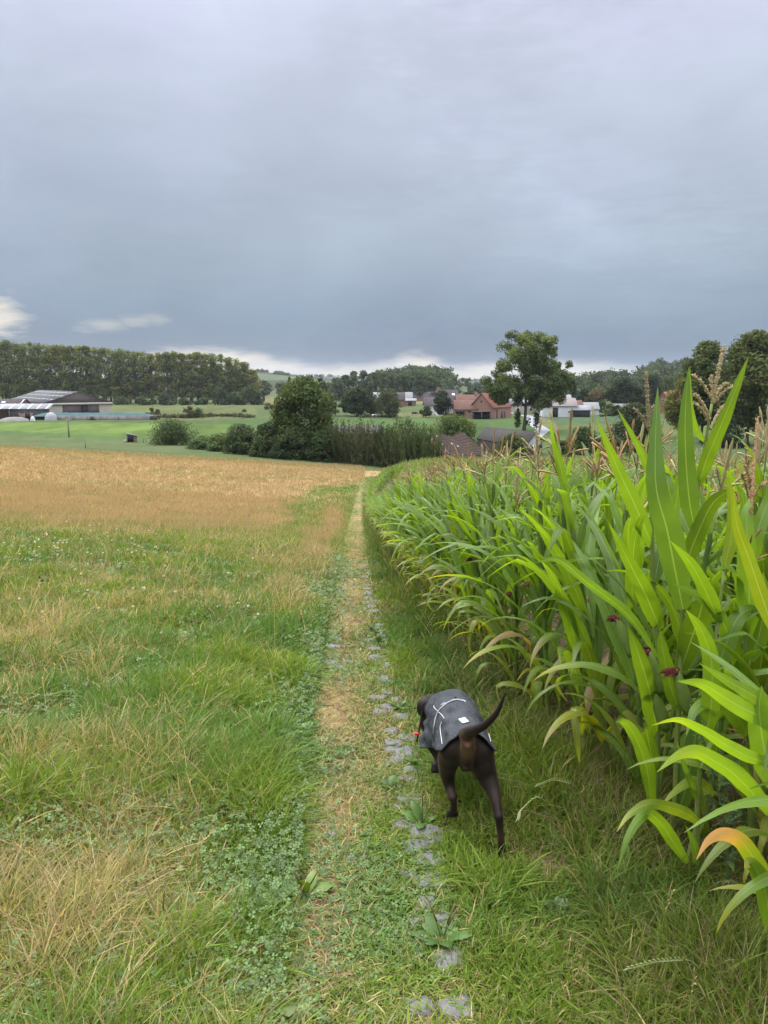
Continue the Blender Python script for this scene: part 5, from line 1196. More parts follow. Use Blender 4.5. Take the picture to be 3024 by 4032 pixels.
def merge(sel, parts_idx, name, m, fat=0):
    Vs, Fs, Cs, Us, off = [], {3: [], 4: []}, [], [], 0
    for (x, y, row), q, s, ang_, tl in sel:
        V, F, C_, U = LODS[q][parts_idx]
        c_, s_ = math.cos(ang_), math.sin(ang_); z = float(H(x, y))
        W = np.c_[(V[:, 0] * c_ - V[:, 1] * s_) * s + x, (V[:, 0] * s_ + V[:, 1] * c_) * s + y, V[:, 2] * s + z]
        Vs.append(W.astype(np.float32)); Cs.append(C_ * tl); Us.append(U)
        for f in F: Fs[f.shape[1]].append(f + off)
        off += len(V)
    return mk(name, np.vstack(Vs), [np.vstack(f) for f in Fs.values() if f], m, None, np.vstack(Cs), np.vstack(Us), True)
sel = [(s, (R.randrange(6) if vis_key(s) < 16 else 6 + R.randrange(6)), R.uniform(.9, 1.05) * (1 if s[1] < 16 or s[2] > 1 else .92), R.uniform(0, 6.28), R.uniform(.8, 1.2)) for s in rest]
kind(merge(sel, 1, 'maize_crop', M_ml), 'stuff', 'dense green maize crop filling the field behind the nearest plants')
kind(merge(sel, 2, 'maize_tassels', M_tassel), 'stuff', 'straw coloured tassels standing over the dense maize crop')
# ------------------------------------------------------------------ grass and ground cover
M_grass = mat('grass_mat', attr=True, rough=.6, transl=.35, tcol=(1.4, 1.35, .65), spec=.12)
G1 = np.array([.115, .205, .026]); G2 = np.array([.195, .260, .036]); G3 = np.array([.085, .180, .055]); S1 = np.array([.46, .37, .18]); S2 = np.array([.29, .24, .135]); S3 = np.array([.30, .31, .12]); TN = np.array([.34, .25, .145])
def scatter(r_, y0, y1, dens, clump):
    A = .62 * (y1 ** 2 - y0 ** 2) + 2.2 * (y1 - y0); n = int(A * dens)
    y = np.sqrt(r_.random(n) * (y1 ** 2 - y0 ** 2) + y0 ** 2); x = (r_.random(n) * 2 - 1) * (.62 * y + .5)
    if clump:
        # pull blades together in tufts
        k = n // 9; tx, ty = x[:k], y[:k]; i = r_.integers(0, k, n); m = r_.random(n) < .55
        x = np.where(m, tx[i] + r_.normal(size=n) * clump, x); y = np.where(m, ty[i] + r_.normal(size=n) * clump, y)
    return x, y
def blades(r_, y0, y1, dens, wscale, segs, straw=None, hmul=1.0, clump=.03):
    x, y = scatter(r_, y0, y1, dens, clump)
    ok = y > 1.0; x, y = x[ok], y[ok]
    d, u, v, pm = dryness(x, y)
    cx = corn_x(y) - x
    inc = cx < .1
    keep = ~(inc & (r_.random(len(x)) > np.exp(-((.1 - cx) / .35)) * .8))
    bare = pm * np.exp(-((u - bare_u(v)) / np.clip((v - 1860) * .045, 8, 60)) ** 2) * smooth(.3, .5, fbm(x * 2.2, y * 1.5))
    keep &= r_.random(len(x)) > bare * .6
    cobm = pm & (np.abs(u - cob_u(v)) < np.clip((v - 1850) * .05, 8, 75)); keep &= r_.random(len(x)) > cobm * .2
    keep &= r_.random(len(x)) > .85 * np.exp(-((x - HAYP[0]) / .19) ** 2 - ((y - HAYP[1]) / .13) ** 2)
    far_edge = v > 1700; keep &= far_edge
    x, y, d, u, v, pm, cx, bare = [q[keep] for q in (x, y, d, u, v, pm, cx, bare)]; n = len(x)
    z = H(x, y)
    isdry = r_.random(n) < np.clip(d * .95 + .04, 0, 1)
    # height by place
    left = ~pm
    tuft = fbm(x * 1.6 + 11, y * 1.6 + 4, 3)
    Ht = np.where(left, .075 + .12 * smooth(.3, .7, tuft) + .09 * isdry * d, .03 + .025 * tuft)
    dl = np.clip((pathl_u(v) - u) / np.clip((v - 1850) * .1, 12, 160), 0, 1); Ht = np.where(left, .05 + (Ht - .05) * dl, Ht)
    rt = pm * np.clip((u - cob_u(v)) / np.clip((v - 1850) * .14, 10, 220) - .25, 0, 1); Ht = np.where(rt > 0, Ht + .075 * rt * (.2 + 1.3 * smooth(.3, .7, tuft)), Ht)
    Ht = np.where(cx < .45, Ht + .07 * (cx > 0), Ht)
    Ht = Ht * r_.uniform(.55, 1.45, n) * hmul * np.where(y > 14, 1.25, 1)
    nearpaw = np.exp(-(np.hypot(x - .447, y - 2.68) / .13) ** 2) + np.exp(-(np.hypot(x - .275, y - 2.9) / .08) ** 2); Ht = Ht * (1 - .85 * np.clip(nearpaw, 0, 1))
    wd = np.where(isdry, .0016, .0026) * r_.choice([.6, .8, 1., 1.3, 2.0], n) * r_.uniform(.8, 1.2, n) * wscale
    a = r_.uniform(0, 6.283, n) ; lean = np.abs(r_.normal(size=n)) * .75 + .1; lean = np.where(pm & (rt == 0), lean + .5, lean + .12)
    wind = np.array([.10, -.03])
    dx, dy = np.cos(a) * lean + wind[0], np.sin(a) * lean + wind[1]
    ln = np.sqrt(1 + dx ** 2 + dy ** 2)
    az_ = r_.uniform(0, 6.283, n); sxv, syv = np.cos(az_), np.sin(az_)
    mixg = r_.random((n, 1)); patch = smooth(.35, .65, fbm(x * 1.1 + 20, y * 1.1, 3))[:, None]
    gcol = (G1 * (1 - mixg) + G2 * mixg) * (1 - .6 * patch) + G3 * .6 * patch
    m2 = r_.random((n, 1)); scol = np.where(m2 < .45, S1, np.where(m2 < .8, S2, S3))
    ft = np.clip((y[:, None] - 9) / 10, 0, 1) * (d[:, None] > .5); scol = scol * (1 - ft) + TN * (.75 + .5 * r_.random((n, 1))) * ft
    C0 = np.where(isdry[:, None], scol, gcol) * r_.uniform(.75, 1.25, (n, 1))
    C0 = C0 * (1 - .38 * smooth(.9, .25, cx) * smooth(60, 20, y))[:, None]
    ft2 = np.clip((y[:, None] - 12) / 12, 0, 1) * (~isdry[:, None]); C0 = C0 * (1 - ft2) + (C0 * .4 + np.array([.13, .18, .05]) * .6) * ft2
    ts = [0, .45, .8, 1.0] if segs == 3 else ([0, .6, 1.0] if segs == 2 else [0, 1.0])
    ws = [1, .85, .5, 0] if segs == 3 else ([1, .7, 0] if segs == 2 else [1, 0])
    rows = []
    for t, w_ in zip(ts, ws):
        px_ = x + dx * Ht * t ** 1.9; py_ = y + dy * Ht * t ** 1.9; pz = z + Ht * (t / ln ** .5 - .28 * lean * t ** 2.5) - (.01 if t == 0 else 0)
        if w_ > 0: rows += [np.stack([px_ - sxv * wd * w_, py_ - syv * wd * w_, pz], -1), np.stack([px_ + sxv * wd * w_, py_ + syv * wd * w_, pz], -1)]
        else: rows.append(np.stack([px_, py_, pz], -1))
    k = len(rows); V = np.stack(rows, 1).reshape(-1, 3); b = np.arange(n)[:, None] * k
    Qs = [b + [2 * i, 2 * i + 1, 2 * i + 3, 2 * i + 2] for i in range(segs - 1)]
    Tq = b + [k - 3, k - 2, k - 1]
    C_ = np.repeat(C0, k, 0)
    return V, Qs, Tq, C_
def build_grass(name, bands, seed, lab, **kw):
    r_ = np.random.default_rng(seed); V, Qs, Ts, Cs = [], [], [], []; off = 0
    for b in bands:
        v_, q_, t_, c_ = blades(r_, *b, **kw)
        V.append(v_.astype(np.float32)); Cs.append(c_.astype(np.float32)); Ts.append(t_ + off); Qs += [q + off for q in q_]; off += len(v_)
    F = ([np.vstack(Qs)] if Qs else []) + [np.vstack(Ts)]
    o = mk(name, np.vstack(V), F, M_grass, None, np.vstack(Cs)); kind(o, 'stuff', lab); print(name, off); return o
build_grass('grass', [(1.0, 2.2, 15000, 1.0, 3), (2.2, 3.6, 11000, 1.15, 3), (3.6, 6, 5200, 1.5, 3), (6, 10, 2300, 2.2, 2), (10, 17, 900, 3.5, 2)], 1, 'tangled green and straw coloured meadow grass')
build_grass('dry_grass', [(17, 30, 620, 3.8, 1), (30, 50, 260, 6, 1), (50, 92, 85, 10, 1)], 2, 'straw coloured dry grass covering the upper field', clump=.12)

# tall seeding stems with heads
def stems():
    r_ = np.random.default_rng(31); mb = MB(); n = 0
    x, y = scatter(r_, 1.4, 13, 46, 0); d, u, v, pm = dryness(x, y); cx = corn_x(y) - x
    for k in range(len(x)):
        if pm[k] or cx[k] < .2: 
            if not (pm[k] and .02 < cx[k] < .45 and r_.random() < .25): continue
        elif r_.random() > .22 + d[k] * 1.0: continue
        h_ = r_.uniform(.25, .5) * (1 if not pm[k] else .8); a = r_.uniform(0, 6.28); ln = r_.uniform(.1, .75) * h_; t = np.linspace(0, 1, 6)[:, None]
        p0 = np.array([x[k], y[k], float(H(x[k], y[k]))]); dirv = np.array([math.cos(a), math.sin(a), 0])
        P = p0 + dirv * ln * t ** 2 + np.array([0, 0, h_]) * (t - .22 * (ln / h_) * t ** 3); sc = 1 + y[k] * .12
        c_ = [S1, S3 * 1.1, S2, S1 * 1.2][r_.integers(4)] * r_.uniform(.8, 1.25)
        mb.tube(P, [.0011 * sc, .001 * sc, .0009 * sc, .0008 * sc, .0007 * sc, .0005 * sc], 3, col=c_, cap=False)
        # spikelets
        dd = P[-1] - P[-2]; dd /= np.linalg.norm(dd)
        for q in range(r_.integers(5, 10)):
            s = P[-1] - dd * (q * .011) + r_.normal(size=3) * .002; e_ = dd + r_.normal(size=3) * .5; e_ /= np.linalg.norm(e_)
            mb.tube([s, s + e_ * .006, s + e_ * .013], [.0008 * sc, .0016 * sc, .0003], 3, col=c_ * r_.uniform(.8, 1.2), cap=False)
    o = mb.build('seeding_grass', M_grass); kind(o, 'stuff', 'thin straw stems with seed heads standing in the meadow')
stems()
# clover and small herbs as ground cover
def clover():
    r_ = np.random.default_rng(41); Vs, Cs = [], []
    for y0, y1, dens, s0 in ((1.2, 3, 3400, .0085), (3, 6, 1300, .012), (6, 14, 380, .018)):
        x, y = scatter(r_, y0, y1, dens, 0); d, u, v, pm = dryness(x, y); cx = corn_x(y) - x
        pt = fbm(x * 1.3 + 50, y * 1.3 + 9, 3); e_ = np.exp(-((u - pathl_u(v)) / np.clip((v - 1850) * .16, 15, 260)) ** 2)
        p = smooth(.42, .6, pt) * .6 * (~pm) + 1.4 * e_ * smooth(.28, .46, pt) + .55 * pm * smooth(.5, .62, pt)
        p = p * (1 - .6 * d) * (cx > .15); k = r_.random(len(x)) < p; x, y, pm_ = x[k], y[k], pm[k]; n = len(x)
        z = H(x, y) + np.where(pm_, r_.uniform(.005, .03, n), r_.uniform(.03, .12, n))
        col = np.array([.085, .145, .040]) * r_.uniform(.6, 1.5, (n, 1)) + r_.random((n, 1)) * np.array([.02, .025, .02])
        a0 = r_.uniform(0, 6.28, n); s = s0 * r_.uniform(.7, 1.4, n)
        tl = r_.normal(size=(n, 2)) * .35
        for q in range(3):
            a = a0 + q * 2.094; c_, s_ = np.cos(a), np.sin(a)
            def pt_(rad, w_):
                px_ = c_ * rad * s - s_ * w_ * s; py_ = s_ * rad * s + c_ * w_ * s; return np.stack([x + px_, y + py_, z + tl[:, 0] * px_ + tl[:, 1] * py_ + .12 * rad * s], -1)
            Vs.append(np.stack([pt_(.05, 0), pt_(.8, .55), pt_(1.3, 0), pt_(.8, -.55)], 1).reshape(-1, 3)); Cs.append(np.repeat(col, 4, 0))
    V = np.vstack(Vs); o = mk('clover', V, [np.arange(len(V)).reshape(-1, 4)], mat('clover_mat', attr=True, rough=.45, transl=.2, spec=.3), None, np.vstack(Cs)); kind(o, 'stuff', 'small clover leaves spreading through the short grass'); print('clover', len(V))
clover()
# loose hay and dead stalks lying on the track
def hay():
    r_ = np.random.default_rng(43); mb = MB()
    x, y = scatter(r_, 1.2, 9, 300, 0); d, u, v, pm = dryness(x, y); cx = corn_x(y) - x
    b = np.exp(-((u - bare_u(v)) / np.clip((v - 1860) * .06, 8, 90)) ** 2) * smooth(.3, .5, fbm(x * 2.2, y * 1.5)); sp = np.exp(-((x - HAYP[0]) / .24) ** 2 - ((y - HAYP[1]) / .16) ** 2); p = pm * (.10 + b) + 1.5 * sp + .8 * ((cx < .25) & (cx > -.5))
    for k in np.nonzero(r_.random(len(x)) < p)[0]:
        a = r_.uniform(0, 6.28); ln = r_.uniform(.03, .13); p0 = np.array([x[k], y[k], float(H(x[k], y[k])) + .006]); dv = np.array([math.cos(a), math.sin(a), 0]) * ln
        bend = np.array([-dv[1], dv[0], 0]) * r_.normal() * .25; s = .0013 + y[k] * .0003
        mb.tube([p0, p0 + dv * .5 + bend + [0, 0, r_.uniform(0, .012)], p0 + dv + [0, 0, r_.uniform(-.003, .02)]], [s, s, s * .6], 3, col=np.array([.42, .29, .15]) * r_.uniform(.5, 1.3), cap=False)
    o = mb.build('dry_stalks', M_grass); kind(o, 'stuff', 'loose dry stalks and hay lying on the track and soil')
hay()

# cobbles
M_stone = mat('cobble_mat', (.095, .097, .10), .6, c2=(.165, .165, .16), nscale=9, bump=.25, bscale=30, spec=.35)
stone_px = [(1800, 3985, 125), (1655, 4010, 100), (1770, 3800, 120), (1690, 3740, 60), (1752, 3640, 100), (1678, 3585, 75), (1640, 3640, 50), (1693, 3505, 125), (1612, 3455, 55), (1700, 3405, 120), (1712, 3340, 60), (1640, 3352, 90), (1680, 3300, 110), (1600, 3260, 90), (1664, 3200, 75), (1573, 3198, 50), (1616, 3156, 90), (1596, 3095, 60), (1650, 3095, 40), (1625, 3057, 85), (1566, 3013, 60), (1600, 2980, 85), (1545, 2965, 55), (1550, 2938, 60), (1608, 2912, 75), (1540, 2893, 50), (1578, 2838, 55), (1497, 2815, 55), (1530, 2795, 55), (1490, 2760, 60), (1565, 2762, 45), (1530, 2735, 40), (1532, 2690, 55), (1510, 2680, 45), (1538, 2630, 55), (1476, 2595, 50), (1475, 2560, 45), (1520, 2530, 35), (1508, 2508, 35), (1500, 2490, 35), (1495, 2470, 35), (1460, 2530, 40), (1470, 2410, 42), (1462, 2395, 42), (1458, 2380, 36), (1485, 2392, 30), (1486, 2375, 32), (1452, 2360, 34), (1448, 2340, 32), (1447, 2322, 32), (1447, 2308, 30), (1440, 2262, 26), (1438, 2275, 26), (1385, 3410, 45), (1310, 3310, 40), (1315, 2555, 45), (1305, 2612, 50), (1370, 2616, 48), (1328, 2635, 45), (1320, 2520, 35), (1355, 2325, 28), (1430, 2240, 22)]
def stone_mesh(k):
    r_ = np.random.default_rng(100 + k); n = 12; th = np.linspace(0, 2 * math.pi, n, endpoint=False); rad = (np.abs(np.cos(th)) ** 5 + np.abs(np.sin(th)) ** 5) ** (-1 / 5.) * (1 + r_.normal(size=n) * .06)
    V = []
    for s, z in ((1.0, -.1), (1.03, -.004), (.98, .007), (.9, .012), (.4, .014)): V += [(math.cos(t) * q * s * .5, math.sin(t) * q * s * .36, z + r_.normal() * .0012) for t, q in zip(th, rad)]
    V.append((0, 0, .0145)); F = [[a * n + b, a * n + (b + 1) % n, (a + 1) * n + (b + 1) % n, (a + 1) * n + b] for a in range(4) for b in range(n)]
    return mk('cobblestone', V, [F, [[4 * n + b, 4 * n + (b + 1) % n, 5 * n] for b in range(n)]], M_stone, smooth=True)
SM = []
for q, (u, v, wpx) in enumerate(stone_px):
    g = ground(u, v); dep = g[1] * CP + (CAMZ - g[2]) * SP; s = wpx / 2912 * dep * 1.16
    if q < 8: o = stone_mesh(q); SM.append(o)
    else: o = SM[q % 8].copy(); COL.objects.link(o)
    o.location = (g[0], g[1], g[2] + .004); o.scale = (s, s * 1.15, 1); o.rotation_euler = (-.1 + R.gauss(0, .03), R.gauss(0, .03), R.gauss(0, .28) + (math.pi if R.random() < .5 else 0))
    side = wpx and u < 1400
    tag(o, 'worn grey cobble peeping out of the bare left wheel strip' if side else 'worn grey cobblestone in the line ' + ('below the dog at the bottom of the track' if v > 3350 else 'beside the dog' if v > 2880 else 'just ahead of the dog' if v > 2600 else 'far ahead of the dog'), 'cobblestone', 'worn cobblestones in the track')

# broad-leaved weeds
M_weed = mat('weed_leaf_mat', attr=True, rough=.45, transl=.3, tcol=(1.7, 1.6, .6), spec=.4)
def weed(label, u, v, size, nlv, col, seed, upr=.6, wr=.42, cat='weed', name='plantain_weed', spikes=0):
    g = ground(u, v); root = thing(name, label, cat, tuple(g), 0); r_ = np.random.default_rng(seed)
    for k in range(nlv):
        a = k * 2.4 + r_.normal() * .3; e0 = upr + r_.normal() * .25 + (k / nlv) * .35; Ln = size * r_.uniform(.6, 1.05)
        P, sd_ = leaf_curve(0.0, a, e0, 1.1, Ln, 9, 1.2, r_.normal() * .3)
        pf = lambda t: np.where(t < .25, .12 + t * 1.2, np.sin(np.clip((t - .1) / .9, 0, 1) * math.pi) ** .6) * 1.0
        V, F, C_, U = leaf_grid(P, Ln * wr, sd_, .25, .12, ph=r_.uniform(0, 6), colr=np.array(col) * r_.uniform(.7, 1.35), prof=pf)
        mb = MB(); mb.add(V, F, col=C_, uv=U); mb.build('leaf', M_weed, root, smooth=True)
    for k in range(spikes):
        a = r_.uniform(0, 6.28); h_ = size * r_.uniform(.9, 1.3); mb = MB(); P = [(0, 0, 0), (math.cos(a) * .02, math.sin(a) * .02, h_ * .5), (math.cos(a) * .05, math.sin(a) * .05, h_)]
        mb.tube(P, [.0015, .0015, .001], 4, col=(.12, .16, .05)); mb.tube([P[1], P[2]], [.003, .0025], 5, col=(.16, .13, .06)); mb.build('seed_spike', M_weed, root)
WG = (.07, .14, .026); WL = (.12, .19, .035)
W_ = [('large leafy weed crowding a cobble low in the track', 1740, 3745, .12, 13, WG, 3), ('yellow green dock with upright leaves at the lower left track edge', 1205, 3565, .13, 8, WL, 4), ('broad plantain rosette in bare soil left of the track', 1190, 3210, .11, 8, WL, 1),
 ('weed with pointed leaves beside a cobble left of the dog', 1663, 3262, .12, 11, WG, 2), ('small weed left of the cobbles behind the dog', 1540, 3118, .09, 9, WG, 0), ('tufted weed between cobbles level with the dog legs', 1640, 3025, .1, 11, WG, 0), ('weed between cobbles just left of the dog head', 1570, 2795, .09, 10, WG, 0),
 ('dark star shaped weed farther up the cobble line', 1472, 2492, .11, 12, (.05, .11, .02), 0), ('dark leafy tuft on the cobbles just below the star shaped weed', 1489, 2533, .12, 12, (.06, .12, .025), 2),
 ('single pale leaf rosette at the bottom left of the track', 1120, 3985, .12, 3, (.2, .27, .1), 0), ('small yellow green weed on the left track edge', 1180, 3020, .08, 6, WL, 0), ('bright green lone weed amid straw in the left field', 290, 3110, .15, 14, (.10, .2, .03), 0),
 ('broad dark dock leaf clump low in the left field', 640, 3700, .16, 5, WG, 2), ('bushy nettle like weed growing in front of the maize', 2190, 3620, .075, 30, (.075, .115, .05), 0), ('low leafy weed on soil under the nearest maize', 2460, 2900, .12, 9, WG, 0), ('round leaved seedling on bare soil under the maize', 2660, 3245, .07, 6, (.09, .2, .06), 0),
 ('leafy dock right of the dead clover heads in the left field', 980, 2480, .2, 7, WG, 0)]
for q, (lb, u, v, s, nl, c_, sp) in enumerate(W_): weed(lb, u, v, s, nl, c_, 200 + q, spikes=sp)
# tall fat-hen weed with seed plumes in front of the nearest maize
def fathen():
    P0 = ground(2860, 3560); root = thing('goosefoot_weed', 'tall grey green goosefoot weed with mealy seed plumes amid the nearest maize', 'weed', tuple(P0)); r_ = np.random.default_rng(8)
    mb = MB(); top = at(2800, 2930, P0[1]) - P0; t = np.linspace(0, 1, 9)[:, None]; S = top * t + np.array([.02, 0, 0]) * np.sin(t * 4)
    mb.tube(S, np.linspace(.006, .002, 9), 6, col=(.12, .17, .06)); mb.build('stem', M_weed, root, smooth=True)
    for k in range(14):
        p = S[2 + k // 2 % 7] + [0, 0, r_.uniform(-.03, .03)]; a = r_.uniform(0, 6.28); ln = r_.uniform(.08, .2); mb = MB(); n = 46
        dv = np.array([math.cos(a) * .6, math.sin(a) * .6, 1]); dv /= np.linalg.norm(dv)
        mb.tube([p, p + dv * ln], [.0015, .001], 4, col=(.11, .17, .06))
        for q in range(n): c_ = p + dv * ln * r_.uniform(.2, 1) + r_.normal(size=3) * .007; e_ = r_.normal(size=3); e_ /= np.linalg.norm(e_); mb.tube([c_, c_ + e_ * .004, c_ + e_ * .007], [.001, .0032, .001], 4, col=np.array([.12, .19, .09]) * r_.uniform(.7, 1.4), cap=False)
        mb.build('seed_plume', M_weed, root)
    for k in range(9):
        P, sd_ = leaf_curve(0, r_.uniform(0, 6.28), .5, .9, r_.uniform(.05, .1), 7); V, F, C_, U = leaf_grid(P + S[1 + k % 6], .03, sd_, colr=(.09, .15, .05)); mb = MB(); mb.add(V, F, col=C_, uv=U); mb.build('leaf', M_weed, root, smooth=True)
fathen()
# long arching ryegrass heads by the maize foot
for q, (pts, lb) in enumerate([([(2200, 3400), (2180, 3250), (2130, 3140), (2060, 3180), (2040, 3220)], 'arching ryegrass spike with pale spikelets right of the dog'), ([(2850, 3600), (2740, 3560), (2600, 3850), (2580, 3700)][:1] + [(2860, 3660), (2800, 3580), (2745, 3640), (2700, 3720)], 'pale drooping ryegrass spike under the nearest maize'), ([(2830, 3850), (2740, 3800), (2620, 3780), (2480, 3810)], 'long bent seeding grass low in the right corner'), ([(2300, 3320), (2280, 3120), (2200, 3070), (2120, 3090)], 'pale seeding grass arching behind the dog legs')]):
    g = ground(*pts[0]) if q != 2 else ground(2790, 4020); P = [g] + [at(u, v, g[1] - .04 * k) for k, (u, v) in enumerate(pts[1:])]; P[1][2] = max(P[1][2], g[2] + .1)
    S = spline(P, 26); mb = MB(); mb.tube(S - g, np.linspace(.0022, .001, 26), 4, col=(.24, .27, .12)); root = mb.build('ryegrass', M_grass, None, smooth=True, loc=tuple(g)); tag(root, lb, 'grass')
    mb = MB(); r_ = np.random.default_rng(q)
    for k in range(12, 26):
        for s in (-1, 1):
            T = S[k] - S[k - 1]; T /= np.linalg.norm(T); e_ = T + s * np.array([.5, 0, .5]) * .8; e_ /= np.linalg.norm(e_); mb.tube([S[k] - g, S[k] - g + e_ * .009, S[k] - g + e_ * .02], [.001, .0028, .0005], 4, col=(.36, .42, .2), cap=False)
    mb.build('spikelets', M_grass, root)
# dandelion clock, clover heads
def headed(name, label, cat, u, v, h_, rad, col, fuzzy=False, group=None):
    g = ground(u, v); root = thing(name, label, cat, tuple(g), 0, group)
    mb = MB(); mb.tube([(0, 0, 0), (.01, 0, h_ * .6), (0, 0, h_)], [.0018, .0016, .0014], 4, col=(.14, .17, .06)); mb.build('stem', M_weed, root)
    r_ = np.random.default_rng(int(u)); mb = MB()
    for k in range(110 if fuzzy else 36):
        e_ = r_.normal(size=3); e_ /= np.linalg.norm(e_); e_[2] = e_[2] if fuzzy else abs(e_[2]) * 1.2 - .2; p = np.array([0, 0, h_])
        mb.tube([p + e_ * rad * .1, p + e_ * rad * .8, p + e_ * rad], [rad * .02 if fuzzy else rad * .12, rad * .06 if fuzzy else rad * .2, rad * .02 if fuzzy else rad * .05], 3, col=np.array(col) * r_.uniform(.75, 1.2), cap=False)
    mb.build('flower_head', M_weed, root)
headed('dandelion_clock', 'round white dandelion seed head alone in the left field', 'seed head', 568, 2375, .16, .028, (.75, .75, .74), True)
for q, (u, v) in enumerate([(172, 2350), (160, 2335), (195, 2350)]): headed('withered_clover', 'withered black brown clover head in the dark clump at the far left', 'flower', u, v, .17, .02, (.03, .02, .02), group='withered clover heads at the far left')
for q, (u, v) in enumerate([(650, 2490), (695, 2490), (735, 2500), (758, 2500), (785, 2510), (808, 2480), (715, 2400)]): headed('withered_clover', 'withered reddish brown clover head in the middle of the left field', 'flower', u, v, .12, .014, (.13, .05, .03), group='withered clover heads in mid field')
for q, (u, v) in enumerate([(168, 2325), (188, 2345)]): headed('pink_clover', 'pink clover head above the dark clump at the far left', 'flower', u, v, .19, .013, (.45, .25, .33), group='pink clover heads')
r_ = np.random.default_rng(12)
proto = None
for q in range(85):
    u = r_.uniform(120, 620) if q < 60 else r_.uniform(20, 1100); v = r_.normal(2165, 35) if q < 60 else r_.uniform(2110, 2500)
    if q >= 78: u = [350, 860, 300, 20, 80, 900, 640][q - 78]; v = [2380, 2450, 2290, 2180, 2220, 2300, 2560][q - 78]
    g = ground(u, v)
    if proto is None:
        proto = MB()
        for k in range(26): e_ = r_.normal(size=3); e_ /= np.linalg.norm(e_); e_[2] = abs(e_[2]); proto.tube([e_ * .003, e_ * .008, e_ * .011], [.0015, .0028, .0006], 3, col=np.array([.7, .68, .62]) * r_.uniform(.8, 1.1), cap=False)
        proto = proto.build('clover_flower', M_weed); o = proto
    else: o = proto.copy(); COL.objects.link(o)
    o.location = (g[0], g[1], g[2] + .13 + r_.uniform(0, .05)); s = 1 + .06 * g[1]; o.scale = (s, s, s); tag(o, 'small white clover flower scattered over the left field', 'flower', 'white clover flowers')
# ------------------------------------------------------------------ dog
import openvdb
def P3(u, v, Y): return at(u, v, Y)
class SDF:
    def __init__(s, lo, hi, h): s.lo = np.array(lo); s.h = h; s.n = np.ceil((np.array(hi) - lo) / h).astype(int); s.D = np.full(s.n, .2, np.float32)
    def _win(s, lo, hi):
        a = np.maximum(((lo - s.lo) / s.h).astype(int), 0); b = np.minimum(((hi - s.lo) / s.h).astype(int) + 2, s.n)
        g = np.meshgrid(*[s.lo[k] + s.h * np.arange(a[k], b[k]) for k in range(3)], indexing='ij'); return (slice(a[0], b[0]), slice(a[1], b[1]), slice(a[2], b[2])), np.stack(g, -1)
    def cap(s, p, q, r1, r2, k=.02, sq=(1, 1, 1)):
        p, q = np.array(p, float), np.array(q, float); m = max(r1, r2) * 1.5 + k * 2 + .02; sl, X = s._win(np.minimum(p, q) - m, np.maximum(p, q) + m)
        sc = np.array(sq, float); pa = (X - p) / sc; ba = (q - p) / sc; t = np.clip((pa @ ba) / max(ba @ ba, 1e-9), 0, 1)
        d = (np.linalg.norm(pa - t[..., None] * ba, axis=-1) - (r1 + (r2 - r1) * t)) * sc.min(); s._un(sl, d, k)
    def _un(s, sl, d, k):
        a = s.D[sl]; h_ = np.clip(.5 + .5 * (a - d) / k, 0, 1); s.D[sl] = a * (1 - h_) + d * h_ - k * h_ * (1 - h_)
    def chain(s, pts, k=.02, sq=(1, 1, 1)):
        P = spline([list(p) + [0] if len(p) < 3 else p for p, r in pts], len(pts) * 4); R_c = np.interp(np.linspace(0, 1, len(P)), np.linspace(0, 1, len(pts)), [r for p, r in pts])
        m = R_c.max() + k * 2 + .02; sl, X = s._win(P.min(0) - m, P.max(0) + m); D = np.full(X.shape[:3], 9.)
        for p, q, r1, r2 in zip(P[:-1], P[1:], R_c[:-1], R_c[1:]):
            pa = X - p; ba = q - p; t = np.clip((pa @ ba) / max(ba @ ba, 1e-9), 0, 1); D = np.minimum(D, np.linalg.norm(pa - t[..., None] * ba, axis=-1) - (r1 + (r2 - r1) * t))
        s._un(sl, D, k)
    def mesh(s, D=None):
        g = openvdb.FloatGrid(.05); g.copyFromArray(np.ascontiguousarray(s.D if D is None else D)); r = g.convertToQuads(isovalue=0)
        return np.asarray(r[0]) * s.h + s.lo, np.asarray(r[1])[:, ::-1]
S_ = SDF((.0, 2.35, -.45), (.78, 3.72, .55), .0048)
hip = np.array([.335, 2.82, .085]); chest = np.array([.325, 3.22, -.02])
# torso
S_.cap((.337, 2.80, .14), (.332, 3.0, .12), .068, .074, .025); S_.cap((.332, 3.0, .115), (.322, 3.28, .035), .088, .105, .03, (1, 1, 1.1))
S_.cap((.335, 3.0, .05), (.322, 3.26, -.05), .075, .105, .04, (1, 1, 1.15)); S_.cap((.337, 2.82, .125), (.335, 3.0, .07), .055, .068, .03)
S_.cap((.280, 2.80, .125), (.29, 2.92, .10), .046, .05, .025); S_.cap((.390, 2.80, .125), (.385, 2.92, .10), .048, .05, .025)
# buttock column under the tail
S_.cap((.333, 2.725, .19), (.333, 2.745, .10), .029, .025, .02)
# tail
tp = [((1834, 2892), 2.75, .029), ((1850, 2882), 2.69, .0235), ((1876, 2872), 2.655, .0185), ((1905, 2857), 2.63, .016), ((1933, 2833), 2.61, .0138), ((1953, 2810), 2.6, .0115), ((1967, 2785), 2.595, .0092), ((1979, 2755), 2.59, .0070), ((1987, 2733), 2.59, .005), ((1992, 2718), 2.59, .003)]
S_.chain([(P3(*p, y), r) for p, y, r in tp], .012)
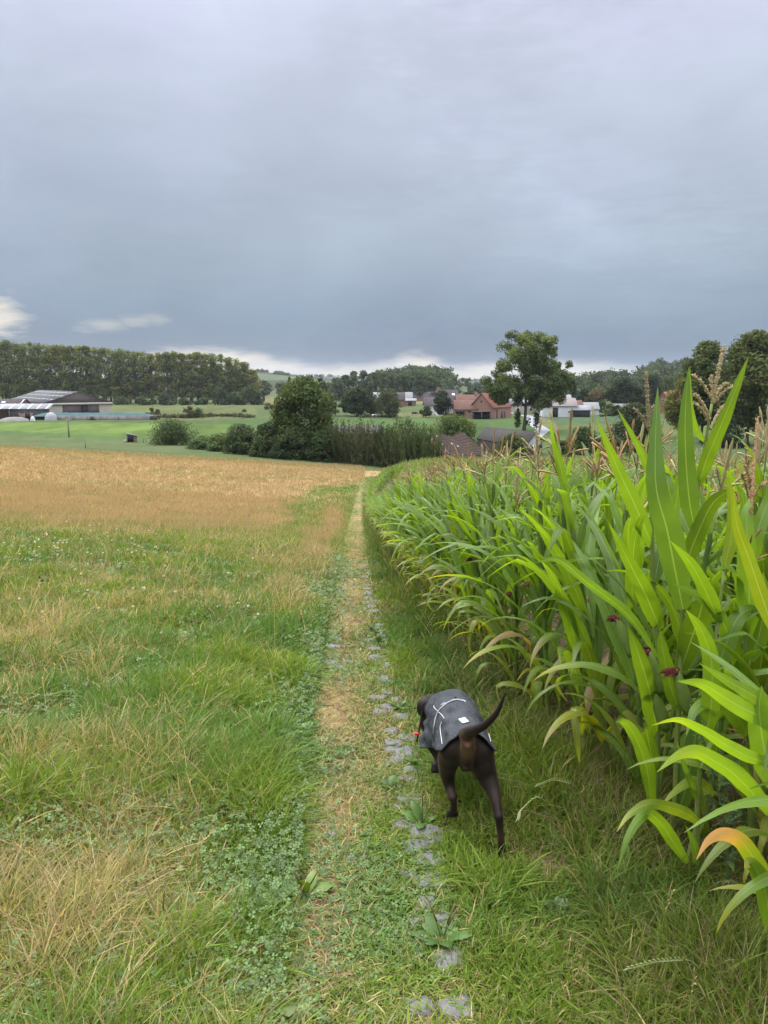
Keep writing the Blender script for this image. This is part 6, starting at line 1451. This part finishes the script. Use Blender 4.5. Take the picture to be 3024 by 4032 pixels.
# right hind leg
S_.chain([((.391, 2.80, .11), .058), (P3(1898, 3000, 2.79), .054), (P3(1915, 3050, 2.78), .044), (P3(1939, 3105, 2.745), .032), (P3(1954, 3160, 2.70), .0225), (P3(1964, 3215, 2.665), .0172)], .02)
S_.cap(P3(1890, 2975, 2.85), P3(1912, 3035, 2.86), .046, .034, .03)
S_.chain([(P3(1964, 3215, 2.655), .0172), (P3(1970, 3275, 2.66), .0142), (P3(1975, 3330, 2.675), .0152), (P3(1977, 3358, 2.68), .019)], .01)
pw = P3(1976, 3372, 2.70)
for k, dx in enumerate((-.021, -.007, .008, .021)): S_.cap(pw + [dx * .7, -.01, -.004], pw + [dx, .034 + (.008 if k in (1, 2) else 0), -.014], .0125, .0105, .01)
# left hind leg (lifted)
S_.chain([((.278, 2.81, .11), .054), (P3(1768, 2990, 2.84), .048), (P3(1761, 3035, 2.87), .035), (P3(1768, 3085, 2.875), .0245), (P3(1781, 3135, 2.845), .0188)], .02)
S_.cap(P3(1758, 2970, 2.90), P3(1758, 3030, 2.93), .036, .026, .025)
S_.chain([(P3(1783, 3140, 2.842), .018), (P3(1786, 3168, 2.87), .0158), (P3(1784, 3192, 2.90), .018)], .01)
pl = P3(1782, 3204, 2.905)
for k, dx in enumerate((-.019, -.006, .007, .019)): S_.cap(pl + [dx * .7, 0, 0], pl + [dx, .026, -.022], .012, .0105, .01)
S_.cap(P3(1808, 3152, 2.87), P3(1817, 3160, 2.865), .006, .004, .006)
# belly and groin
S_.cap((.333, 2.80, .10), (.333, 2.88, .07), .024, .03, .02)
S_.cap(P3(1832, 3010, 2.80), P3(1828, 3022, 2.80), .0185, .0175, .008); S_.cap(P3(1844, 3008, 2.80), P3(1846, 3021, 2.80), .0185, .0175, .008)
# front legs
S_.chain([((.235, 3.24, -.04), .06), (P3(1712, 2935, 3.22), .036), (P3(1722, 2968, 3.19), .024), (P3(1728, 2992, 3.17), .02), (P3(1720, 3008, 3.12), .0175)], .02)
pf = P3(1718, 3013, 3.11)
for dx in (-.016, -.005, .006, .016): S_.cap(pf + [dx * .7, 0, 0], pf + [dx, -.012, -.02], .0115, .01, .01)
g4 = float(H(.46, 3.3)); S_.chain([((.40, 3.24, -.04), .06), ((.42, 3.26, -.16), .032), ((.44, 3.27, -.24), .021), ((.455, 3.28, g4 + .03), .019)], .02)
for dx in (-.016, -.005, .006, .016): S_.cap((.455 + dx * .7, 3.28, g4 + .02), (.457 + dx, 3.315, g4 + .015), .0115, .01, .01)
# neck and head (turned left, nose down)
nk = P3(1745, 2800, 3.36); sk = P3(1699, 2782, 3.45); mz = P3(1677, 2848, 3.49)
S_.chain([((.315, 3.30, .03), .085), (tuple(nk), .068), (tuple(sk), .050)], .025)
S_.cap(sk + [.005, 0, .012], sk + [-.012, .03, -.01], .049, .045, .02); S_.cap(sk + [-.012, .03, -.02], mz, .038, .028, .02); S_.cap(mz, mz + [-.006, .012, -.02], .029, .024, .01)
# coat
T_ = SDF(S_.lo, S_.lo + S_.n * S_.h, S_.h)
T_.cap((.337, 2.74, .135), (.332, 3.0, .12), .083, .09, .03); T_.cap((.332, 3.0, .105), (.322, 3.28, .028), .098, .118, .03, (1, 1, 1.1))
T_.cap((.335, 3.0, .05), (.318, 3.26, -.06), .09, .118, .04, (1, 1, 1.15)); T_.cap((.337, 2.74, .10), (.335, 3.0, .05), .085, .09, .04)
T_.cap((.270, 2.74, .095), (.285, 2.92, .07), .060, .062, .03); T_.cap((.402, 2.74, .095), (.388, 2.92, .07), .062, .062, .03)
T_.cap((.24, 3.24, -.07), (.228, 3.20, -.12), .068, .055, .03); T_.cap((.40, 3.24, -.07), (.41, 3.22, -.1), .068, .055, .03)
T_.chain([((.315, 3.30, .035), .100), (tuple(nk + [0, -.01, .004]), .083), (tuple(nk * .55 + sk * .45 + [.004, -.01, .008]), .075)], .03)
sl, X = T_._win(T_.lo, T_.lo + T_.n * T_.h); x, y, z = X[..., 0], X[..., 1], X[..., 2]
wr = .006 * np.sin(x * 38 + y * 30 + 3 * np.sin(z * 30)) * np.sin(y * 26 - x * 12) + .004 * np.sin(z * 75 + x * 60 + 2 * np.sin(y * 40)) * smooth(.1, -.02, z)
tor = T_.D - .004 + wr.astype(np.float32)
zb = .125 - .50 * (y - 2.78)
reg = np.maximum.reduce([2.752 + .35 * np.abs(x - .337) * (z < .2) * 0 + .035 * smooth(.17, .21, z) * np.exp(-((x - .337) / .03) ** 2) - y, zb - z, (nk * .45 + sk * .55)[1] * 1.0 - y - 99])
# hood/neck end: plane facing the head
nd = (sk - nk) / np.linalg.norm(sk - nk); reg = np.maximum(reg, (X - (nk * .74 + sk * .26)) @ nd)
S_.D = np.where(reg < -.006, np.maximum(S_.D, (tor + .009).astype(np.float32)), S_.D).astype(np.float32)
# lengthen the chest panel on the near side
def colr_of(V):
    base = np.array([.0125, .0080, .0062]); c_ = np.tile(base, (len(V), 1)) * (.75 + .5 * fbm(V[:, 0] * 26 + 4, V[:, 2] * 20 + V[:, 1] * 9)[:, None])
    def spot(p, r, col, k=1): nonlocal c_; w_ = (np.exp(-(np.linalg.norm(V - np.array(p), axis=1) / r) ** 2) * k)[:, None]; c_ = c_ * (1 - w_) + np.array(col) * w_
    spot(P3(1838, 2945, 2.70), .038, (.085, .048, .022), .9); spot(P3(1838, 2970, 2.71), .03, (.085, .055, .025), .8); spot(P3(1840, 2938, 2.69), .011, (.30, .12, .10), 1)
    spot(P3(1832, 3020, 2.78), .02, (.14, .07, .05), .8); spot(P3(1945, 3120, 2.76), .035, (.12, .065, .045), .75); spot(P3(1963, 3290, 2.66), .035, (.085, .05, .036), .6); spot(P3(1950, 3160, 2.72), .03, (.10, .058, .042), .6); spot(P3(1780, 3120, 2.84), .03, (.07, .045, .033), .6)
    spot(P3(1684, 2800, 3.41), .04, (.15, .075, .05), .75)
    dk = np.zeros(len(V)); 
    for p, r in ((P3(1976, 3355, 2.69), .055), (P3(1782, 3202, 2.90), .05), (pf, .035)): dk = np.maximum(dk, np.exp(-(np.linalg.norm(V - np.array(p), axis=1) / r) ** 4))
    return c_ * (1 - dk[:, None]) + np.array([.009, .008, .008]) * dk[:, None]
V, F = S_.mesh()
dog = thing('dog', 'chocolate brown dog in a grey coat trotting away along the track', 'dog', (.34, 2.95, float(H(.34, 2.95))))
off = np.array(dog.location)
M_fur = mat('short_fur_mat', attr=True, rough=.55, spec=.22, noise_amt=.15, nscale=90, bump=.06, bscale=300)
M_fur.node_tree.nodes['Principled BSDF'].inputs['Sheen Weight'].default_value = .2; M_fur.node_tree.nodes['Principled BSDF'].inputs['Sheen Tint'].default_value = (.5, .34, .26, 1); M_fur.node_tree.nodes['Principled BSDF'].inputs['Sheen Roughness'].default_value = .4
body = mk('body', V - off, [F], M_fur, dog, colr_of(V), smooth=True)
md = body.modifiers.new('s', 'SMOOTH'); md.factor = .5; md.iterations = 3
# ear, collar
ear = MB(); e0 = P3(1696, 2746, 3.42); E = spline([e0, P3(1680, 2753, 3.39), P3(1667, 2778, 3.37), P3(1662, 2803, 3.37), P3(1664, 2826, 3.385)], 12); sdv = np.tile([.35, -.5, .2], (12, 1))
sdv = np.tile(np.array([.62, -.35, -.1]), (12, 1))
Ve, Fe, Ce, Ue = leaf_grid(E - off, .058, sdv, .3, .08, nx=7, colr=(.012, .008, .007), prof=lambda t: .75 + .5 * np.sin(t * 2.6) - .75 * smooth(.75, 1, t))
eo = mk('ear', Ve, [Fe], M_fur, dog, Ce, smooth=True); sm = eo.modifiers.new('t', 'SOLIDIFY'); sm.thickness = .006
sb = eo.modifiers.new('u', 'SUBSURF'); sb.levels = 1; sb.render_levels = 1
mbz = MB(); mbz.tube([mz + [-.006, .014, -.034] - off, mz + [-.006, .018, -.048] - off], [.014, .01], 8, col=(.015, .01, .01)); mbz.build('nose', M_fur, dog, smooth=True)
for sgn in (-1,): mbz = MB(); c_ = sk + [-.052, .03, -.012] - off; mbz.tube([c_, c_ + [-.006, 0, 0]], [.008, .005], 8, col=(.01, .007, .005)); mbz.build('eye', M_glass, dog, smooth=True)
D = np.maximum(np.maximum(tor, -(tor + .008)), reg.astype(np.float32)); D = np.clip(D, -.05, .05).astype(np.float32)
Vc, Fc = T_.mesh(D)
M_coat = mat('coat_fabric_mat', (.030, .034, .042), .7, c2=(.050, .055, .066), nscale=9, bump=.9, bscale=22, spec=.3)
coat = mk('coat', Vc - off, [Fc], M_coat, dog, smooth=True); md = coat.modifiers.new('s', 'SMOOTH'); md.factor = .5; md.iterations = 2
bvh = BVHTree.FromPolygons([tuple(p) for p in Vc], [tuple(int(q) for q in f) for f in Fc])
def hit(u, v):
    d_ = Vector(pixdir(u, v)).normalized(); h_ = bvh.ray_cast(Vector((0, 0, CAMZ)), d_); 
    return (np.array(h_[0]), np.array(h_[1])) if h_[0] is not None else (None, None)
def surf_tube(name, pts, r, m, par, lift=.002, flat=None):
    Q_ = spline([(u, v, 0) for u, v in pts], 30); P_, Nn = [], []
    for u, v, _ in Q_:
        p, n_ = hit(u, v)
        if p is None: continue
        if n_ @ np.array(pixdir(u, v)) > 0: n_ = -n_
        P_.append(p + n_ * lift); Nn.append(n_)
    if len(P_) < 4: print('no hit', name); return
    P_ = np.array(P_); Nn = np.array(Nn)
    for _ in range(2): P_[1:-1] = (P_[:-2] + P_[2:] + 2 * P_[1:-1]) / 4
    mb = MB()
    if flat is None: mb.tube(P_ - off, r, 6)
    else:
        T = np.gradient(P_, axis=0); T /= np.linalg.norm(T, axis=1)[:, None]; s = np.cross(T, Nn); s /= np.linalg.norm(s, axis=1)[:, None]
        a = P_ - s * flat - off; b = P_ + s * flat - off; n = len(P_); V_ = np.vstack([a, b, a + Nn * .002, b + Nn * .002]); k = np.arange(n - 1)
        F_ = np.vstack([np.stack([2 * n + k, 3 * n + k, 3 * n + k + 1, 2 * n + k + 1], -1), np.stack([k, 2 * n + k, 2 * n + k + 1, k + 1], -1), np.stack([n + k + 1, 3 * n + k + 1, 3 * n + k, n + k], -1)]); mb.add(V_, F_)
    return mb.build(name, m, par, smooth=True)
C4 = lambda x, y: (1550 + x / 2.602, 2600 + y / 2.602)
C2 = lambda x, y: (1640 + x / 5.184, 2700 + y / 5.184)
M_refl = mat('reflective_trim_mat', (.82, .84, .86), .35, spec=.6); M_strap = mat('strap_mat', (.30, .31, .34), .5)
surf_tube('piping', [C2(360, 415), C2(370, 455), C2(450, 530), C2(520, 600), C2(568, 670)], .0012, M_refl, coat)
surf_tube('piping', [C2(518, 735), C2(490, 830), C2(498, 960), C2(515, 1080), C2(530, 1190)], .0012, M_refl, coat)
surf_tube('piping', [C2(1448, 930), C2(1470, 1000), C2(1492, 1075), C2(1508, 1140)], .0012, M_refl, coat)
surf_tube('strap', [C2(940, 322), C2(850, 295), C2(740, 310), C2(620, 370), C2(520, 450), C2(450, 540), C2(400, 660), C2(375, 800), C2(355, 980)], .004, M_strap, coat, .003, .0048)
surf_tube('piping', [C2(925, 300), C2(960, 310), C2(1000, 330)], .002, M_refl, coat)
p, n_ = hit(*C2(555, 395))
if p is not None:
    n_ = -n_ if n_ @ np.array(pixdir(*C2(555, 395))) > 0 else n_
    mb = MB(); a = np.array([.75, .1, .35]); mb.box((-.009, 0, 0), (.005, .017, .006)); mb.box((.009, 0, 0), (.005, .017, .006)); mb.box((0, .007, 0), (.022, .004, .006)); mb.box((0, -.007, 0), (.022, .004, .006)); mb.box((0, 0, .002), (.004, .014, .004)); bo = mb.build('buckle', M_strap, coat)
    zq = Vector(n_).normalized(); xq = Vector(hit(*C2(620, 350))[0] - p).normalized(); yq = zq.cross(xq).normalized(); xq = yq.cross(zq)
    bo.matrix_local = Matrix.Translation(Vector(p - off + n_ * .005)) @ Matrix((xq, yq, zq)).transposed().to_4x4()
# dark slot near the collar
surf_tube('lead_slot', [C2(770, 240), C2(810, 245), C2(790, 275), C2(830, 285)], .0022, M_dark, coat)
# white woven label with four dark letters
cs = [C2(887, 680), C2(1035, 672), C2(1042, 770), C2(898, 795)]; H4 = [hit(*q) for q in cs]
if all(h_[0] is not None for h_ in H4):
    c_ = sum(h_[0] for h_ in H4) / 4; nm_ = Vector(sum(h_[1] for h_ in H4) / 4).normalized()
    if nm_.dot(Vector(pixdir(*C2(960, 730)))) > 0: nm_ = -nm_
    xq = Vector(H4[1][0] - H4[0][0]).normalized(); yq = nm_.cross(xq).normalized(); xq = yq.cross(nm_)
    wl = .88 * np.linalg.norm(H4[1][0] - H4[0][0]); hl = 1.15 * abs((Vector(H4[0][0] - H4[3][0])).dot(yq))
    mxp = max((Vector(h_[0] - c_)).dot(nm_) for h_ in H4 + [hit(*C2(960, 730))])
    mb = MB(); mb.box((0, 0, 0), (wl, hl, .0016)); lb = mb.build('label_patch', mat('label_mat', (.82, .82, .8), .6), coat)
    lb.matrix_local = Matrix.Translation(Vector(c_ - off) + nm_ * (mxp + .0016)) @ Matrix((xq, yq, nm_)).transposed().to_4x4()
    bv = lb.modifiers.new('b', 'BEVEL'); bv.width = .0006
    M_ink = mat('label_ink_mat', (.22, .21, .21), .8)
    for k, ch in enumerate('STDN'):
        cu = bpy.data.curves.new('lettering', 'FONT'); cu.body = ch; cu.size = hl * .42; cu.extrude = .0002; cu.align_x = 'CENTER'; cu.align_y = 'CENTER'
        t = bpy.data.objects.new('tmp', cu); COL.objects.link(t); me = bpy.data.meshes.new_from_object(t.evaluated_get(bpy.context.evaluated_depsgraph_get())); bpy.data.objects.remove(t)
        me.materials.append(M_ink); o = bpy.data.objects.new('lettering', me); COL.objects.link(o); o.parent = lb
        o.location = ((-.5 + (k % 2)) * wl * .24, (.5 - (k // 2)) * hl * .36, .0012)
# lead hanging beside the head
L0 = P3(1659, 2822, 3.36); L1 = P3(1647, 2893, 3.33); L2 = P3(1640, 2920, 3.33); lead = thing('lead', 'short black lead with red toggle and metal ring hanging by the dog head', 'lead', tuple(L0))
S = spline([P3(1668, 2765, 3.37), L0, L1, L2], 16) - L0; mb = MB(); mb.tube(S, .0042, 8, col=(.01, .01, .01)); mb.build('cord', mat('black_cord_mat', (.01, .01, .012), .6), lead, smooth=True)
mb = MB(); q = L1 - L0 + [-.008, -.003, .006]; mb.tube([q + [-.012, 0, 0], q + [-.004, 0, .002], q + [.006, 0, 0], q + [.014, 0, -.004]], [.0045, .0075, .007, .004], 10); mb.build('toggle', mat('red_toggle_mat', (.75, .05, .06), .35), lead, smooth=True)
th = np.linspace(0, 2 * math.pi, 18); rc = P3(1639, 2927, 3.33) - L0; mb = MB(); mb.tube(np.c_[rc[0] + .0075 * np.cos(th), rc[1] + 0 * th, rc[2] + .0075 * np.sin(th)], .0018, 6, cap=False); mb.build('ring', mat('ring_mat', (.08, .08, .09), .3, spec=.8), lead, smooth=True)
# ------------------------------------------------------------------ air
hz = MB(); hz.box((0, 0, 32), (9600, 9600, 136))
hm = bpy.data.materials.new('haze_mat'); hm.use_nodes = True; t_ = hm.node_tree; t_.nodes.remove(t_.nodes['Principled BSDF'])
pv = t_.nodes.new('ShaderNodeVolumePrincipled'); pv.inputs['Density'].default_value = .000085; pv.inputs['Color'].default_value = (.80, .88, 1.0, 1); pv.inputs['Anisotropy'].default_value = .3
t_.links.new(pv.outputs[0], t_.nodes['Material Output'].inputs['Volume'])
ho = hz.build('haze', hm); kind(ho, 'stuff', 'thin humid air over the valley')
